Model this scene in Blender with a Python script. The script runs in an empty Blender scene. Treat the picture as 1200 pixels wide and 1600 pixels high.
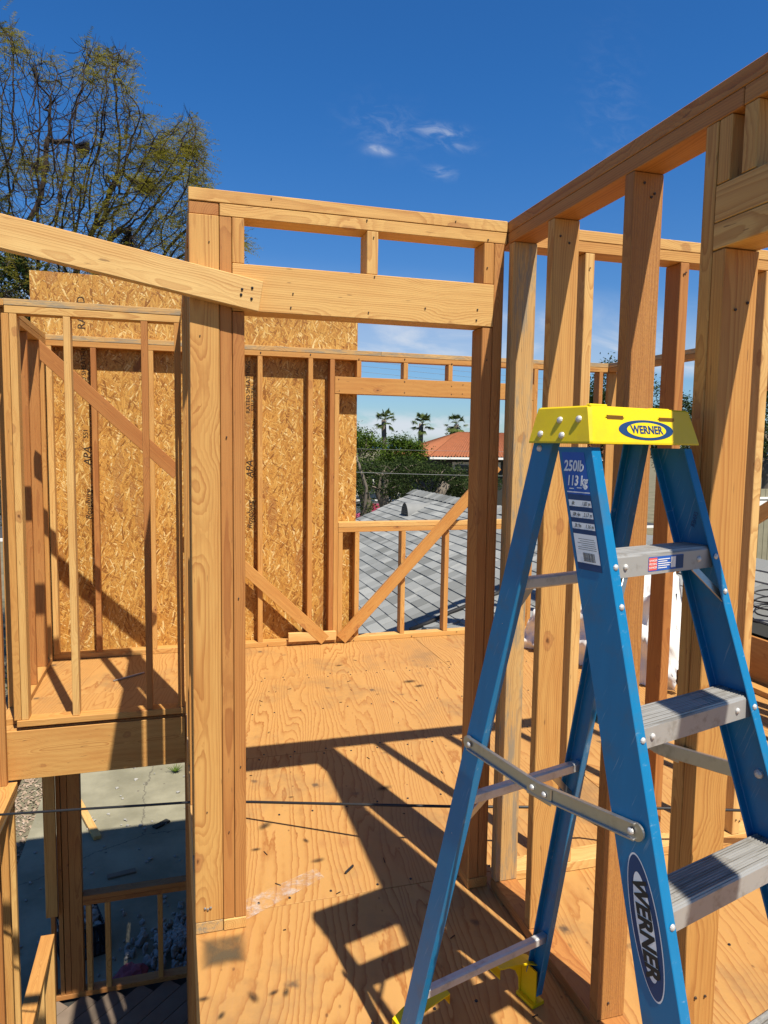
import bpy, bmesh, math, random
import numpy as np
from mathutils import Vector, Matrix, Euler
from math import radians, sin, cos, pi, sqrt, atan2
random.seed(7)
SC = bpy.context.scene
COL = SC.collection

# ------------------------------------------------------------------ camera
YAW, PITCH, ROLL, CAMH = radians(16.284), radians(5.274), radians(.8365), 1.6
def cam_axes():
    f = Vector((sin(YAW)*cos(PITCH), cos(YAW)*cos(PITCH), -sin(PITCH)))
    r = Vector((cos(YAW), -sin(YAW), 0)); u = r.cross(f)
    return cos(ROLL)*r + sin(ROLL)*u, -sin(ROLL)*r + cos(ROLL)*u, f
cr, cu, cf = cam_axes()
cam = bpy.data.cameras.new('camera'); cam_ob = bpy.data.objects.new('camera', cam); COL.objects.link(cam_ob)
m = Matrix((cr, cu, -cf)).transposed().to_4x4(); m.translation = Vector((0, 0, CAMH))
cam_ob.matrix_world = m
cam.sensor_fit = 'VERTICAL'; cam.sensor_height = 24.0; cam.lens = 24.0*1130/1600
cam.clip_start = .05; cam.clip_end = 60000
SC.camera = cam_ob
# ------------------------------------------------------------------ light
SUNV = Vector((.165, -.578, 1)).normalized()
sun = bpy.data.lights.new('sun', 'SUN'); sun.energy = 5.0; sun.angle = radians(.55); sun.color = (1.0, .93, .80)
sun_ob = bpy.data.objects.new('sun', sun); COL.objects.link(sun_ob)
sun_ob.rotation_euler = SUNV.to_track_quat('Z', 'Y').to_euler(); sun_ob.location = (3, -8, 14)
SC.view_settings.view_transform = 'Standard'; SC.view_settings.look = 'None'
SC.view_settings.exposure = 0.60; SC.view_settings.gamma = 1; SC.view_settings.use_curve_mapping = False

class NT:
    """tiny node helper"""
    def __init__(s, tree): s.t = tree; s.n = tree.nodes; s.l = tree.links
    def new(s, typ, **kw):
        n = s.n.new(typ)
        for k, v in kw.items(): setattr(n, k, v)
        return n
    def put(s, sock, v):
        if hasattr(v, 'links') or hasattr(v, 'is_output'): s.l.new(v, sock)
        elif v is not None: sock.default_value = v
    def math(s, op, a, b=None, c=None, clamp=False):
        n = s.new('ShaderNodeMath', operation=op); n.use_clamp = clamp
        s.put(n.inputs[0], a)
        if b is not None: s.put(n.inputs[1], b)
        if c is not None: s.put(n.inputs[2], c)
        return n.outputs[0]
    def vec(s, op, a, b=None, scale=None):
        n = s.new('ShaderNodeVectorMath', operation=op); s.put(n.inputs[0], a)
        if b is not None: s.put(n.inputs[1], b)
        if scale is not None: s.put(n.inputs['Scale'], scale)
        return n.outputs['Value'] if op in ('LENGTH', 'DOT_PRODUCT', 'DISTANCE') else n.outputs[0]
    def comb(s, x, y, z):
        n = s.new('ShaderNodeCombineXYZ')
        for i, v in enumerate((x, y, z)): s.put(n.inputs[i], v)
        return n.outputs[0]
    def sep(s, v):
        n = s.new('ShaderNodeSeparateXYZ'); s.put(n.inputs[0], v); return n.outputs
    def noise(s, v, scale=1., detail=2., rough=.5, dist=0., col=False):
        n = s.new('ShaderNodeTexNoise'); s.put(n.inputs['Vector'], v)
        n.inputs['Scale'].default_value = scale; n.inputs['Detail'].default_value = detail
        n.inputs['Roughness'].default_value = rough; n.inputs['Distortion'].default_value = dist
        return n.outputs['Color'] if col else n.outputs[0]
    def vor(s, v, scale=1., feature='F1', out='Distance', rand=1.):
        n = s.new('ShaderNodeTexVoronoi', feature=feature); s.put(n.inputs['Vector'], v)
        n.inputs['Scale'].default_value = scale; n.inputs['Randomness'].default_value = rand
        return n.outputs[out]
    def ramp(s, f, stops, interp='LINEAR'):
        n = s.new('ShaderNodeValToRGB'); s.put(n.inputs[0], f); e = n.color_ramp.elements
        n.color_ramp.interpolation = interp
        while len(e) < len(stops): e.new(.5)
        for i, (p, c) in enumerate(stops):
            e[i].position = p; e[i].color = (c, c, c, 1) if not hasattr(c, '__len__') else (*c, 1)
        return n.outputs[0]
    def mix(s, f, a, b, mode='MIX'):
        n = s.new('ShaderNodeMix', data_type='RGBA', blend_type=mode)
        s.put(n.inputs[0], f)
        for i, v in ((6, a), (7, b)):
            if hasattr(v, '__len__') and not hasattr(v, 'links'): v = (*v[:3], 1)
            s.put(n.inputs[i], v)
        return n.outputs[2]
    def smooth(s, v, lo, hi, a=0., b=1.):
        n = s.new('ShaderNodeMapRange', interpolation_type='SMOOTHSTEP'); s.put(n.inputs[0], v)
        for i, x in ((1, lo), (2, hi), (3, a), (4, b)): n.inputs[i].default_value = x
        return n.outputs[0]

# ------------------------------------------------------------------ sky
world = bpy.data.worlds.new('World'); SC.world = world; world.use_nodes = True
t = NT(world.node_tree); t.n.clear()
sky = t.new('ShaderNodeTexSky', sky_type='NISHITA'); sky.sun_disc = False
sky.sun_elevation = math.asin(SUNV.z); sky.sun_rotation = atan2(SUNV.x, SUNV.y)
sky.air_density = 1.0; sky.dust_density = .3; sky.ozone_density = 2.2; sky.altitude = 60
tc = t.new('ShaderNodeTexCoord').outputs['Generated']
x, y, z = t.sep(tc)
zc = t.math('MAXIMUM', z, .0)
# deepen the blue the way a clear dry day reads
hs = t.new('ShaderNodeHueSaturation'); hs.inputs['Saturation'].default_value = 1.12; hs.inputs['Value'].default_value = .90
t.l.new(sky.outputs[0], hs.inputs['Color'])
# the deep blue of the sky away from the sun fades to a neutral one towards it
sd = t.vec('DOT_PRODUCT', tc, tuple(SUNV))
tint = t.mix(t.smooth(z, .02, .45), (.95, 1.25, 1.62), (.50, 1.26, 1.95))
tint = t.mix(t.smooth(sd, .62, .95), tint, (.80, .88, .92))
skycol = t.mix(1., hs.outputs[0], tint, 'MULTIPLY')
# clouds: wisps and a low bank, placed by direction
yy = t.math('MAXIMUM', y, .05)
U = t.math('DIVIDE', x, yy); V = t.math('DIVIDE', z, yy)
def blob(u0, v0, su, sv):
    a = t.math('DIVIDE', t.math('SUBTRACT', U, u0), su); b = t.math('DIVIDE', t.math('SUBTRACT', V, v0), sv)
    return t.math('EXPONENT', t.math('MULTIPLY', t.math('ADD', t.math('MULTIPLY', a, a), t.math('MULTIPLY', b, b)), -1.))
fine = t.noise(t.comb(t.math('MULTIPLY', U, 26), t.math('MULTIPLY', V, 52), 3.3), 1.0, 6, .62, .6)
finem = t.smooth(fine, .40, .72)
wide = t.noise(t.comb(t.math('MULTIPLY', U, 6), t.math('MULTIPLY', V, 16), 9.1), 1.0, 6, .6, .8)
widem = t.smooth(wide, .42, .75)
cl = None
def addc(v):
    global cl
    cl = v if cl is None else t.math('MAXIMUM', cl, v)
addc(t.math('MULTIPLY', blob(.276, .404, .017, .006), t.math('MULTIPLY_ADD', finem, .55, .25)))
for u0, v0, su, sv, g in ((.365, .440, .040, .010, .42), (.385, .424, .03, .008, .28), (.29, .435, .05, .03, .16),
                          (.64, .50, .05, .10, .06), (1.07, .81, .10, .05, .75), (.37, .385, .02, .008, .3)):
    addc(t.math('MULTIPLY', blob(u0, v0, su, sv), t.math('MULTIPLY', finem, g)))
band = t.math('MULTIPLY', t.smooth(V, .11, .135), t.smooth(V, .26, .15))
band = t.math('MULTIPLY', band, t.math('MULTIPLY_ADD', widem, .55, .30))
addc(band)
puff = t.math('MULTIPLY', t.smooth(V, -.02, .018), t.smooth(t.math('ADD', V, t.math('MULTIPLY', fine, -.05)), .022, .012))
puffn = t.noise(t.comb(t.math('MULTIPLY', U, 11), t.math('MULTIPLY', V, 26), 5.2), 1.0, 5, .6, .3)
addc(t.math('MULTIPLY', t.smooth(V, .055, .03), t.math('MULTIPLY', t.smooth(V, .004, .02), t.smooth(puffn, .42, .58, 0, .85))))
addc(t.math('MULTIPLY', t.smooth(V, .06, .0), .12))
cl = t.math('MULTIPLY', cl, t.smooth(V, -.02, .004))
final = t.mix(cl, skycol, (9.4, 10.0, 11.0))
bg = t.new('ShaderNodeBackground'); bg.inputs['Strength'].default_value = .050
out = t.new('ShaderNodeOutputWorld'); t.l.new(final, bg.inputs[0]); t.l.new(bg.outputs[0], out.inputs[0])

# ------------------------------------------------------------------ materials
def material(name, rough=.6, metal=0., spec=.4):
    mt = bpy.data.materials.new(name); mt.use_nodes = True
    k = NT(mt.node_tree); b = k.n['Principled BSDF']
    b.inputs['Roughness'].default_value = rough; b.inputs['Metallic'].default_value = metal
    b.inputs['Specular IOR Level'].default_value = spec
    return mt, k, b
def bump(k, b, h, strength=.3, dist=.002):
    n = k.new('ShaderNodeBump'); n.inputs['Strength'].default_value = strength; n.inputs['Distance'].default_value = dist
    k.l.new(h, n.inputs['Height']); k.l.new(n.outputs[0], b.inputs['Normal'])

def fir(name, light_a, light_b, late, weather=0., rough_sawn=0.):
    mt, k, b = material(name, .62, 0, .3)
    tc = k.new('ShaderNodeTexCoord').outputs['Object']; rnd = k.new('ShaderNodeObjectInfo').outputs['Random']
    x, y, z = k.sep(tc)
    r1 = k.math('FRACT', k.math('MULTIPLY', rnd, 17.31)); r2 = k.math('FRACT', k.math('MULTIPLY', rnd, 43.77)); r3 = k.math('FRACT', k.math('MULTIPLY', rnd, 91.13))
    off = k.math('MULTIPLY', rnd, 61.)
    xo = k.math('ADD', x, off)
    y2 = k.math('ADD', y, k.math('MULTIPLY_ADD', r1, .10, -.05)); z2 = k.math('ADD', z, k.math('MULTIPLY_ADD', r2, .12, -.035))
    # knots
    kv = k.comb(k.math('MULTIPLY', xo, 3.6), k.math('ADD', k.math('MULTIPLY', y, 6.5), off), k.math('ADD', k.math('MULTIPLY', z, 6.5), off))
    kd = k.vor(k.vec('ADD', kv, k.vec('SCALE', k.vec('SUBTRACT', k.noise(kv, 3.5, 3., .6, 0, True), (.5, .5, .5)), None, .22)), 1.)
    near = k.smooth(kd, .58, .05)
    n1 = k.noise(k.comb(k.math('MULTIPLY', xo, 1.3), k.math('MULTIPLY', y2, 8.), k.math('MULTIPLY', z2, 8.)), 1., 2.5, .55)
    r = k.vec('LENGTH', k.comb(0., y2, z2))
    r = k.math('ADD', r, k.math('MULTIPLY', n1, .030))
    r = k.math('ADD', r, k.math('MULTIPLY', k.math('MULTIPLY', x, .012), k.math('SUBTRACT', r3, .4)))
    r = k.math('ADD', r, k.math('MULTIPLY', near, .024))
    ringn = k.math('FRACT', k.math('MULTIPLY', r, 150.))
    ring = k.ramp(ringn, [(0., 0.), (.35, .12), (.78, .85), (.9, 1.), (1., 0.)])
    coarse = k.math('FRACT', k.math('MULTIPLY', r, 31.))
    coarse = k.smooth(k.math('ABSOLUTE', k.math('SUBTRACT', coarse, .5)), 0., .5)
    fib = k.noise(k.comb(k.math('MULTIPLY', xo, 9.), k.math('MULTIPLY', y, 420.), k.math('MULTIPLY', z, 420.)), 1., 2., .6)
    blot = k.noise(k.comb(k.math('MULTIPLY', xo, 2.2), k.math('MULTIPLY', y, 9.), k.math('MULTIPLY', z, 9.)), 1., 3., .6)
    base = k.mix(r3, light_a, light_b)
    base = k.mix(k.smooth(blot, .35, .75, 0, .45), base, (light_b[0]*.86, light_b[1]*.68, light_b[2]*.56))
    c = k.mix(k.math('MULTIPLY', ring, k.math('MULTIPLY_ADD', coarse, .40, .20)), base, late)
    c = k.mix(k.math('MULTIPLY', k.smooth(fib, .45, .75), .22), c, (late[0]*.7, late[1]*.7, late[2]*.7))
    kr = k.smooth(k.math('SINE', k.math('MULTIPLY', kd, 150.)), -.2, .9)
    c = k.mix(k.math('MULTIPLY', k.smooth(kd, .15, .08), k.math('MULTIPLY_ADD', kr, .25, .45)), c, (.34, .135, .045))
    c = k.mix(k.smooth(k.math('ABSOLUTE', k.math('SUBTRACT', kd, .115)), .018, .004, 0, .30), c, (.20, .07, .022))
    c = k.mix(k.smooth(kd, .055, .02, 0, .85), c, (.10, .035, .012))
    # sparse dark flecks / checks
    fl = k.noise(k.comb(k.math('MULTIPLY', xo, 16.), k.math('MULTIPLY', y, 120.), k.math('MULTIPLY', z, 120.)), 1., 1., .5)
    c = k.mix(k.smooth(fl, .735, .80, 0, .6), c, (.13, .06, .025))
    if weather:
        w = k.noise(k.comb(k.math('MULTIPLY', xo, 5.), k.math('MULTIPLY', y, 40.), k.math('MULTIPLY', z, 40.)), 1., 5., .7)
        c = k.mix(k.smooth(w, .46, .62, 0, weather), c, (.20, .19, .155))
    k.l.new(c, b.inputs['Base Color'])
    h = k.math('ADD', k.math('MULTIPLY', ring, -.35), fib)
    if rough_sawn:
        rs = k.noise(k.comb(k.math('MULTIPLY', xo, 60.), k.math('MULTIPLY', y, 160.), k.math('MULTIPLY', z, 160.)), 1., 3., .7)
        h = k.math('MULTIPLY_ADD', rs, 3.5, h)
        c2 = k.mix(k.smooth(rs, .52, .62, 0, .45), c, (.30, .13, .05)); k.l.new(c2, b.inputs['Base Color'])
    bump(k, b, h, .35, .0012)
    return mt
FIR = fir('fir_lumber', (.570, .322, .100), (.510, .255, .070), (.29, .095, .020))
FIR_RED = fir('reddish_fir_lumber', (.47, .225, .066), (.40, .170, .048), (0.241, 0.075, 0.020))
FIR_YEL = fir('yellow_fir_lumber', (.68, .455, .185), (.61, .365, .120), (.36, .140, .032))
FIR_WX = fir('weathered_fir_lumber', (.58, .38, .16), (.52, .32, .12), (0.282, 0.141, 0.054), weather=.72)
FIR_RS = fir('rough_sawn_fir_lumber', (0.465, 0.232, 0.071), (0.423, 0.199, 0.058), (0.249, 0.091, 0.025), rough_sawn=1)

def plywood():
    mt, k, b = material('plywood', .66, 0, .3)
    tc = k.new('ShaderNodeTexCoord').outputs['Object']; rnd = k.new('ShaderNodeObjectInfo').outputs['Random']
    x, y, z = k.sep(tc); off = k.math('MULTIPLY', rnd, 40.)
    a = -.16
    u = k.math('ADD', k.math('MULTIPLY', x, cos(a)), k.math('MULTIPLY', y, sin(a)))
    v = k.math('SUBTRACT', k.math('MULTIPLY', y, cos(a)), k.math('MULTIPLY', x, sin(a)))
    n = k.noise(k.comb(k.math('MULTIPLY_ADD', u, 3.6, off), k.math('MULTIPLY_ADD', v, .55, off), off), 1., 2.4, .5, .25)
    nn = k.noise(k.comb(k.math('MULTIPLY_ADD', u, 18., off), k.math('MULTIPLY_ADD', v, 3., off), off), 1., 3., .6)
    f = k.math('MULTIPLY_ADD', n, 19., k.math('MULTIPLY', u, 33.))
    zig = k.noise(k.comb(k.math('MULTIPLY', u, 60.), k.math('MULTIPLY', v, 22.), off), 1., 2., .5)
    f = k.math('MULTIPLY_ADD', nn, 1.3, k.math('MULTIPLY_ADD', zig, .45, f))
    fr = k.math('FRACT', f)
    line = k.ramp(fr, [(0., 0.), (.5, .10), (.80, .55), (.90, 1.), (1., 0.)])
    wide = k.noise(k.comb(k.math('MULTIPLY', u, 2.), k.math('MULTIPLY', v, .7), off), 1., 3.)
    fib = k.noise(k.comb(k.math('MULTIPLY', u, 170.), k.math('MULTIPLY', v, 7.), off), 1., 2., .6)
    c = k.mix(wide, (.40, .196, .056), (.49, .280, .092))
    c = k.mix(k.math('MULTIPLY', line, k.smooth(wide, .3, .7, .5, .9)), c, (.27, .090, .018))
    c = k.mix(k.smooth(fib, .45, .8, 0, .25), c, (.44, .23, .10))
    # small dark pecks
    pk = k.vor(k.comb(k.math('MULTIPLY', u, 26.), k.math('MULTIPLY', v, 15.), off), 1.)
    pkm = k.noise(tc, 9., 3., .6)
    c = k.mix(k.math('MULTIPLY', k.smooth(pk, .16, .06), k.smooth(pkm, .50, .60, 0, .75)), c, (.13, .055, .02))
    # knots / football patches
    kd = k.vor(k.comb(k.math('MULTIPLY', u, 3.1), k.math('MULTIPLY', v, 2.1), off), 1.)
    c = k.mix(k.smooth(kd, .12, .03, 0, .55), c, (.34, .15, .05))
    # scuffs and foot dirt
    s = k.noise(tc, 1.7, 6., .68)
    c = k.mix(k.smooth(s, .50, .72, 0, .6), c, (.22, .13, .06))
    s4 = k.noise(tc, 5., 5., .7); c = k.mix(k.smooth(s4, .55, .8, 0, .35), c, (.16, .08, .035))
    s2 = k.vor(k.vec('ADD', tc, k.vec('SCALE', k.noise(tc, 18., 3., .6, 0, True), None, .06)), 4.3)
    s3 = k.noise(tc, 3.2, 2.)
    c = k.mix(k.math('MULTIPLY', k.smooth(s2, .13, .02), k.smooth(s3, .44, .53, 0, .85)), c, (.055, .04, .032))
    k.l.new(c, b.inputs['Base Color'])
    bump(k, b, k.math('ADD', k.math('MULTIPLY', line, -.5), fib), .35, .0012)
    return mt
PLY = plywood()

def osb():
    mt, k, b = material('oriented_strand_board', .55, 0, .35)
    tc = k.new('ShaderNodeTexCoord').outputs['Object']; rnd = k.new('ShaderNodeObjectInfo').outputs['Random']
    wob = k.vec('SCALE', k.vec('SUBTRACT', k.noise(tc, 6., 3., .6, 0, True), (.5, .5, .5)), None, .035)
    p = k.vec('ADD', tc, wob); x, y, z = k.sep(p); off = k.math('MULTIPLY', rnd, 23.)
    cols, edges, keys = [], [], []
    for i, (ang, fx, fz) in enumerate(((.08, 88., 10.), (.42, 100., 14.), (-.25, 80., 9.5), (1.1, 125., 24.), (-.62, 110., 19.))):
        u = k.math('ADD', k.math('MULTIPLY', x, cos(ang)*fx), k.math('MULTIPLY', z, sin(ang)*fx))
        v = k.math('SUBTRACT', k.math('MULTIPLY', z, cos(ang)*fz), k.math('MULTIPLY', x, sin(ang)*fz))
        vv = k.comb(k.math('ADD', u, off), v, 3.7*i)
        n = k.new('ShaderNodeTexVoronoi', feature='F1', voronoi_dimensions='2D'); k.put(n.inputs['Vector'], vv); n.inputs['Scale'].default_value = 1
        e = k.new('ShaderNodeTexVoronoi', feature='DISTANCE_TO_EDGE', voronoi_dimensions='2D'); k.put(e.inputs['Vector'], vv); e.inputs['Scale'].default_value = 1
        sp = k.new('ShaderNodeSeparateColor'); k.l.new(n.outputs['Color'], sp.inputs[0])
        fibre = k.noise(k.comb(k.math('MULTIPLY', u, 6.), k.math('MULTIPLY', v, .8), 1.*i), 1., 2., .6)
        shade = k.math('ADD', sp.outputs[0], k.math('MULTIPLY_ADD', fibre, .5, -.25))
        cols.append((shade, sp.outputs[1], e.outputs['Distance']))
    val, key, edge = cols[0]
    for (s2, k2, e2) in cols[1:]:
        top = k.smooth(k.math('SUBTRACT', k2, k.math('MULTIPLY', key, .80)), .10, .13)
        mixv = lambda a_, b_: k.math('ADD', k.math('MULTIPLY', a_, k.math('SUBTRACT', 1., top)), k.math('MULTIPLY', b_, top))
        val, key, edge = mixv(val, s2), mixv(key, k2), mixv(edge, e2)
    c = k.ramp(val, [(0., (.20, .075, .014)), (.10, (.36, .155, .030)), (.45, (.49, .240, .048)), (.84, (.56, .310, .074)), (.95, (.64, .42, .14)), (1., (.70, .52, .25))])
    c = k.mix(k.smooth(edge, .09, .0, 0, .5), c, (.20, .075, .016))
    dk = k.vor(k.comb(k.math('MULTIPLY', x, 14.), 0., k.math('MULTIPLY', z, 4.)), 1., out='Color')
    sp = k.new('ShaderNodeSeparateColor'); k.l.new(dk, sp.inputs[0])
    c = k.mix(k.smooth(sp.outputs[0], .93, .95, 0, .45), c, (.28, .11, .035))
    k.l.new(c, b.inputs['Base Color'])
    bump(k, b, k.math('ADD', k.smooth(edge, 0., .12), val), .6, .0018)
    return mt
OSB = osb()

def plain(name, col, rough=.5, metal=0., spec=.4, var=.12, scale=12., bumps=.0, dirt=None, dirtamt=.4):
    mt, k, b = material(name, rough, metal, spec)
    tc = k.new('ShaderNodeTexCoord').outputs['Object']
    n = k.noise(tc, scale, 4., .6)
    c = k.mix(n, [v*(1-var) for v in col], [min(1, v*(1+var)) for v in col])
    if dirt:
        d = k.noise(tc, scale*.6, 6., .7); c = k.mix(k.smooth(d, .5, .72, 0, dirtamt), c, dirt)
    k.l.new(c, b.inputs['Base Color'])
    rr = k.math('MULTIPLY_ADD', k.noise(tc, scale*3, 3., .6), .25, rough-.12); k.l.new(rr, b.inputs['Roughness'])
    if bumps: bump(k, b, k.noise(tc, scale*4, 4., .6), bumps, .002)
    return mt
def fibreglass():
    mt, k, b = material('blue_fibreglass', .42, 0, .5)
    tc = k.new('ShaderNodeTexCoord').outputs['Object']; x, y, z = k.sep(tc)
    n = k.noise(k.comb(k.math('MULTIPLY', x, 40.), k.math('MULTIPLY', y, 40.), k.math('MULTIPLY', z, 3.)), 1., 4., .6)
    c = k.mix(n, (.0, .130, .30), (.002, .172, .385))
    sc = k.noise(k.comb(k.math('MULTIPLY', x, 30.), k.math('ADD', k.math('MULTIPLY', y, 160.), k.math('MULTIPLY', z, 60.)), k.math('MULTIPLY', z, 9.)), 1., 3., .7)
    c = k.mix(k.smooth(sc, .62, .72, 0, .45), c, (.22, .34, .45))
    d = k.noise(tc, 9., 5., .7); c = k.mix(k.smooth(d, .50, .72, 0, .38), c, (.07, .10, .13))
    k.l.new(c, b.inputs['Base Color'])
    bump(k, b, n, .12, .0008)
    return mt
BLUE = fibreglass()
YELLOW = plain('yellow_plastic', (.74, .54, .003), .42, 0, .45, .05, 20., dirt=(.55, .36, .02), dirtamt=.3, bumps=.08)
ALU = plain('brushed_aluminium', (.60, .595, .58), .5, .45, .5, .1, 30., dirt=(.30, .28, .25), dirtamt=.6, bumps=.1)
TREAD, k, b = material('dirty_aluminium_tread', .5, .35, .4)
_tcn = k.new('ShaderNodeTexCoord').outputs['Object']; _x, _y, _z = k.sep(_tcn)
_n = k.noise(k.comb(k.math('MULTIPLY', _x, 5.), k.math('MULTIPLY', _y, 130.), k.math('MULTIPLY', _z, 60.)), 1., 4., .65)
_c = k.mix(_n, (.25, .245, .235), (.46, .455, .435)); _up = k.smooth(k.sep(k.new('ShaderNodeNewGeometry').outputs['Normal'])[2], .3, .6)
_c = k.mix(k.math('MULTIPLY', _up, k.smooth(_n, .46, .60, 0, .85)), k.mix(_up, (.40, .395, .38), _c), (.10, .085, .065))
_d = k.noise(_tcn, 22., 5., .7); _c = k.mix(k.smooth(_d, .52, .68, 0, .55), _c, (.22, .20, .17))
k.l.new(_c, b.inputs['Base Color'])
STEEL = plain('galvanised_steel', (.50, .48, .44), .38, .9, .5, .12, 25., dirt=(.26, .23, .18), dirtamt=.5)
NAVY = plain('navy_ink', (.012, .045, .14), .4)
WHITEP = plain('white_label', (.78, .79, .80), .4, var=.03)
LBLUE = plain('label_blue', (.02, .10, .42), .4, var=.03)
BLACKP = plain('black_ink', (.015, .017, .022), .4)
REDP = plain('label_red', (.72, .10, .08), .4, var=.03)
STAMP = plain('stamp_ink', (.028, .015, .010), .8, var=.5, scale=120.)
BLACKR = plain('black_rubber_cable', (.018, .018, .02), .5)
CONC_MT, k, b = material('concrete', .85, 0, .2)
_tc = k.new('ShaderNodeTexCoord').outputs['Object']
_n = k.noise(_tc, 1.1, 7., .62); _n2 = k.noise(_tc, 30., 4., .6)
_c = k.mix(k.smooth(_n, .3, .7), (.185, .172, .118), (.31, .288, .205)); _c = k.mix(k.smooth(_n2, .5, .72, 0, .35), _c, (.22, .21, .19))
_w = k.vec('ADD', _tc, k.vec('SCALE', k.noise(_tc, 1.6, 5., .7, 0, True), None, .42))
_cr = k.vor(_w, .19, 'DISTANCE_TO_EDGE')
_c = k.mix(k.smooth(_cr, .0022, .0006, 0, .7), _c, (.09, .08, .065))
_sp = k.vor(_tc, 5.5); _c = k.mix(k.math('MULTIPLY', k.smooth(_sp, .12, .05), k.smooth(k.noise(_tc, 2., 2.), .52, .6)), _c, (.12, .10, .08))
k.l.new(_c, b.inputs['Base Color']); bump(k, b, _n2, .4, .004)
CONC = CONC_MT
GROUND = plain('dry_ground', (.17, .15, .10), .95, 0, .1, .5, .8, dirt=(.07, .085, .04), dirtamt=.8)
ASPHALT = plain('asphalt', (.055, .057, .062), .9, 0, .2, .2, 2.)
SEA = plain('sea', (.03, .09, .17), .35, 0, .3, .1, .002)
ROCK = plain('rubble', (.30, .29, .27), .9, 0, .2, .4, 5., bumps=.4)
GRAVELM = plain('leaf_litter', (.30, .22, .16), .95, 0, .2, .6, 30., bumps=.8, dirt=(.55, .50, .42), dirtamt=.8)
WHITEW = plain('white_painted_board', (.78, .78, .76), .5, var=.05)
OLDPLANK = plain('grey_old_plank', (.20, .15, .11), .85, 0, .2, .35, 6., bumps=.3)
BARK = plain('bark', (.045, .034, .028), .95, 0, .1, .4, 8., bumps=.6)
BARKG = plain('grey_bark', (.16, .135, .11), .95, 0, .1, .4, 8., bumps=.6)
def leafm(name, c1, c2, tr=.35):
    mt = bpy.data.materials.new(name); mt.use_nodes = True; k = NT(mt.node_tree); k.n.clear()
    g = k.new('ShaderNodeNewGeometry').outputs['Random Per Island']
    tc = k.new('ShaderNodeTexCoord').outputs['Object']
    c = k.mix(g, c1, c2); c = k.mix(k.smooth(k.noise(tc, .9, 3.), .42, .62, 0, .5), c, [v*.55 for v in c1])
    d = k.new('ShaderNodeBsdfDiffuse'); tl = k.new('ShaderNodeBsdfTranslucent'); ms = k.new('ShaderNodeMixShader'); ms.inputs[0].default_value = tr
    k.l.new(c, d.inputs[0]); k.l.new(c, tl.inputs[0]); k.l.new(d.outputs[0], ms.inputs[1]); k.l.new(tl.outputs[0], ms.inputs[2])
    o = k.new('ShaderNodeOutputMaterial'); k.l.new(ms.outputs[0], o.inputs[0]); return mt
LEAF_J = leafm('feathery_yellow_green_leaves', (.10, .098, .012), (.33, .29, .05), .5)
LEAF_G = leafm('green_leaves', (.035, .075, .012), (.13, .19, .03))
LEAF_D = leafm('dark_green_leaves', (.022, .045, .014), (.07, .09, .035))
LEAF_P = leafm('palm_leaves', (.035, .065, .015), (.17, .21, .07))
def shingle_mat(island):
    mt, k, b = material('asphalt_shingle' + ('_field' if island else ''), .9, 0, .15)
    tc = k.new('ShaderNodeTexCoord').outputs['Object']
    r = k.new('ShaderNodeNewGeometry').outputs['Random Per Island'] if island else k.new('ShaderNodeObjectInfo').outputs['Random']
    c = k.ramp(r, [(0., (.16, .165, .16)), (.35, (.225, .233, .23)), (.75, (.285, .293, .288)), (1., (.35, .355, .34))])
    g = k.noise(tc, 160., 2., .7); c = k.mix(k.smooth(g, .4, .7, 0, .4), c, (.15, .16, .17))
    k.l.new(c, b.inputs['Base Color']); bump(k, b, g, .5, .003); return mt
SHING = shingle_mat(False); SHINGF = shingle_mat(True)
TILE = plain('terracotta_tile', (.31, .115, .055), .8, 0, .2, .3, 4.)
STUCCO = plain('stucco', (.52, .47, .38), .9, 0, .2, .1, 3.)
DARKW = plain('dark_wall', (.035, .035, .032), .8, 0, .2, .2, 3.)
PLASTIC, k, b = material('white_poly_sheeting', .3, 0, .5)
b.inputs['Base Color'].default_value = (.82, .82, .80, 1); b.inputs['Transmission Weight'].default_value = .12
TIN = plain('grey_metal_vent', (.20, .205, .205), .7, .0, .4, .15, 8.)
PALEW = plain('pale_wall', (.70, .69, .66), .8, var=.05)
TAN = plain('tan_fence', (.24, .22, .15), .9, var=.3, scale=4.)
FIRM = {'n': FIR, 'r': FIR_RED, 'y': FIR_YEL, 'w': FIR_WX, 's': FIR_RS}

# ------------------------------------------------------------------ object helpers
def link(name, mesh, parent=None, mat=None, loc=None, rot=None, smooth=False):
    o = bpy.data.objects.new(name, mesh); COL.objects.link(o)
    if mat and mesh and not mesh.materials: mesh.materials.append(mat)
    if parent: o.parent = parent
    if loc is not None: o.location = loc
    if rot is not None: o.rotation_euler = rot
    if smooth and mesh: mesh.shade_smooth()
    return o
def thing(name, label, cat, loc=(0, 0, 0), rot=(0, 0, 0), group=None, mesh=None, mat=None):
    o = link(name, mesh, None, mat, loc, rot); o['label'] = label; o['category'] = cat
    if group: o['group'] = group
    return o
def tag(o, label, cat, group=None, kind=None):
    if label: o['label'] = label
    if cat: o['category'] = cat
    if group: o['group'] = group
    if kind: o['kind'] = kind
    return o
def structure(name, loc=(0, 0, 0), mesh=None, mat=None):
    o = link(name, mesh, None, mat, loc); o['kind'] = 'structure'; return o
def mesh_of(bm, name='m'):
    me = bpy.data.meshes.new(name); bm.to_mesh(me); bm.free(); return me
def raw(verts, faces, name='m'):
    me = bpy.data.meshes.new(name); me.from_pydata([tuple(v) for v in verts], [], faces); me.update(); return me
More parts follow.
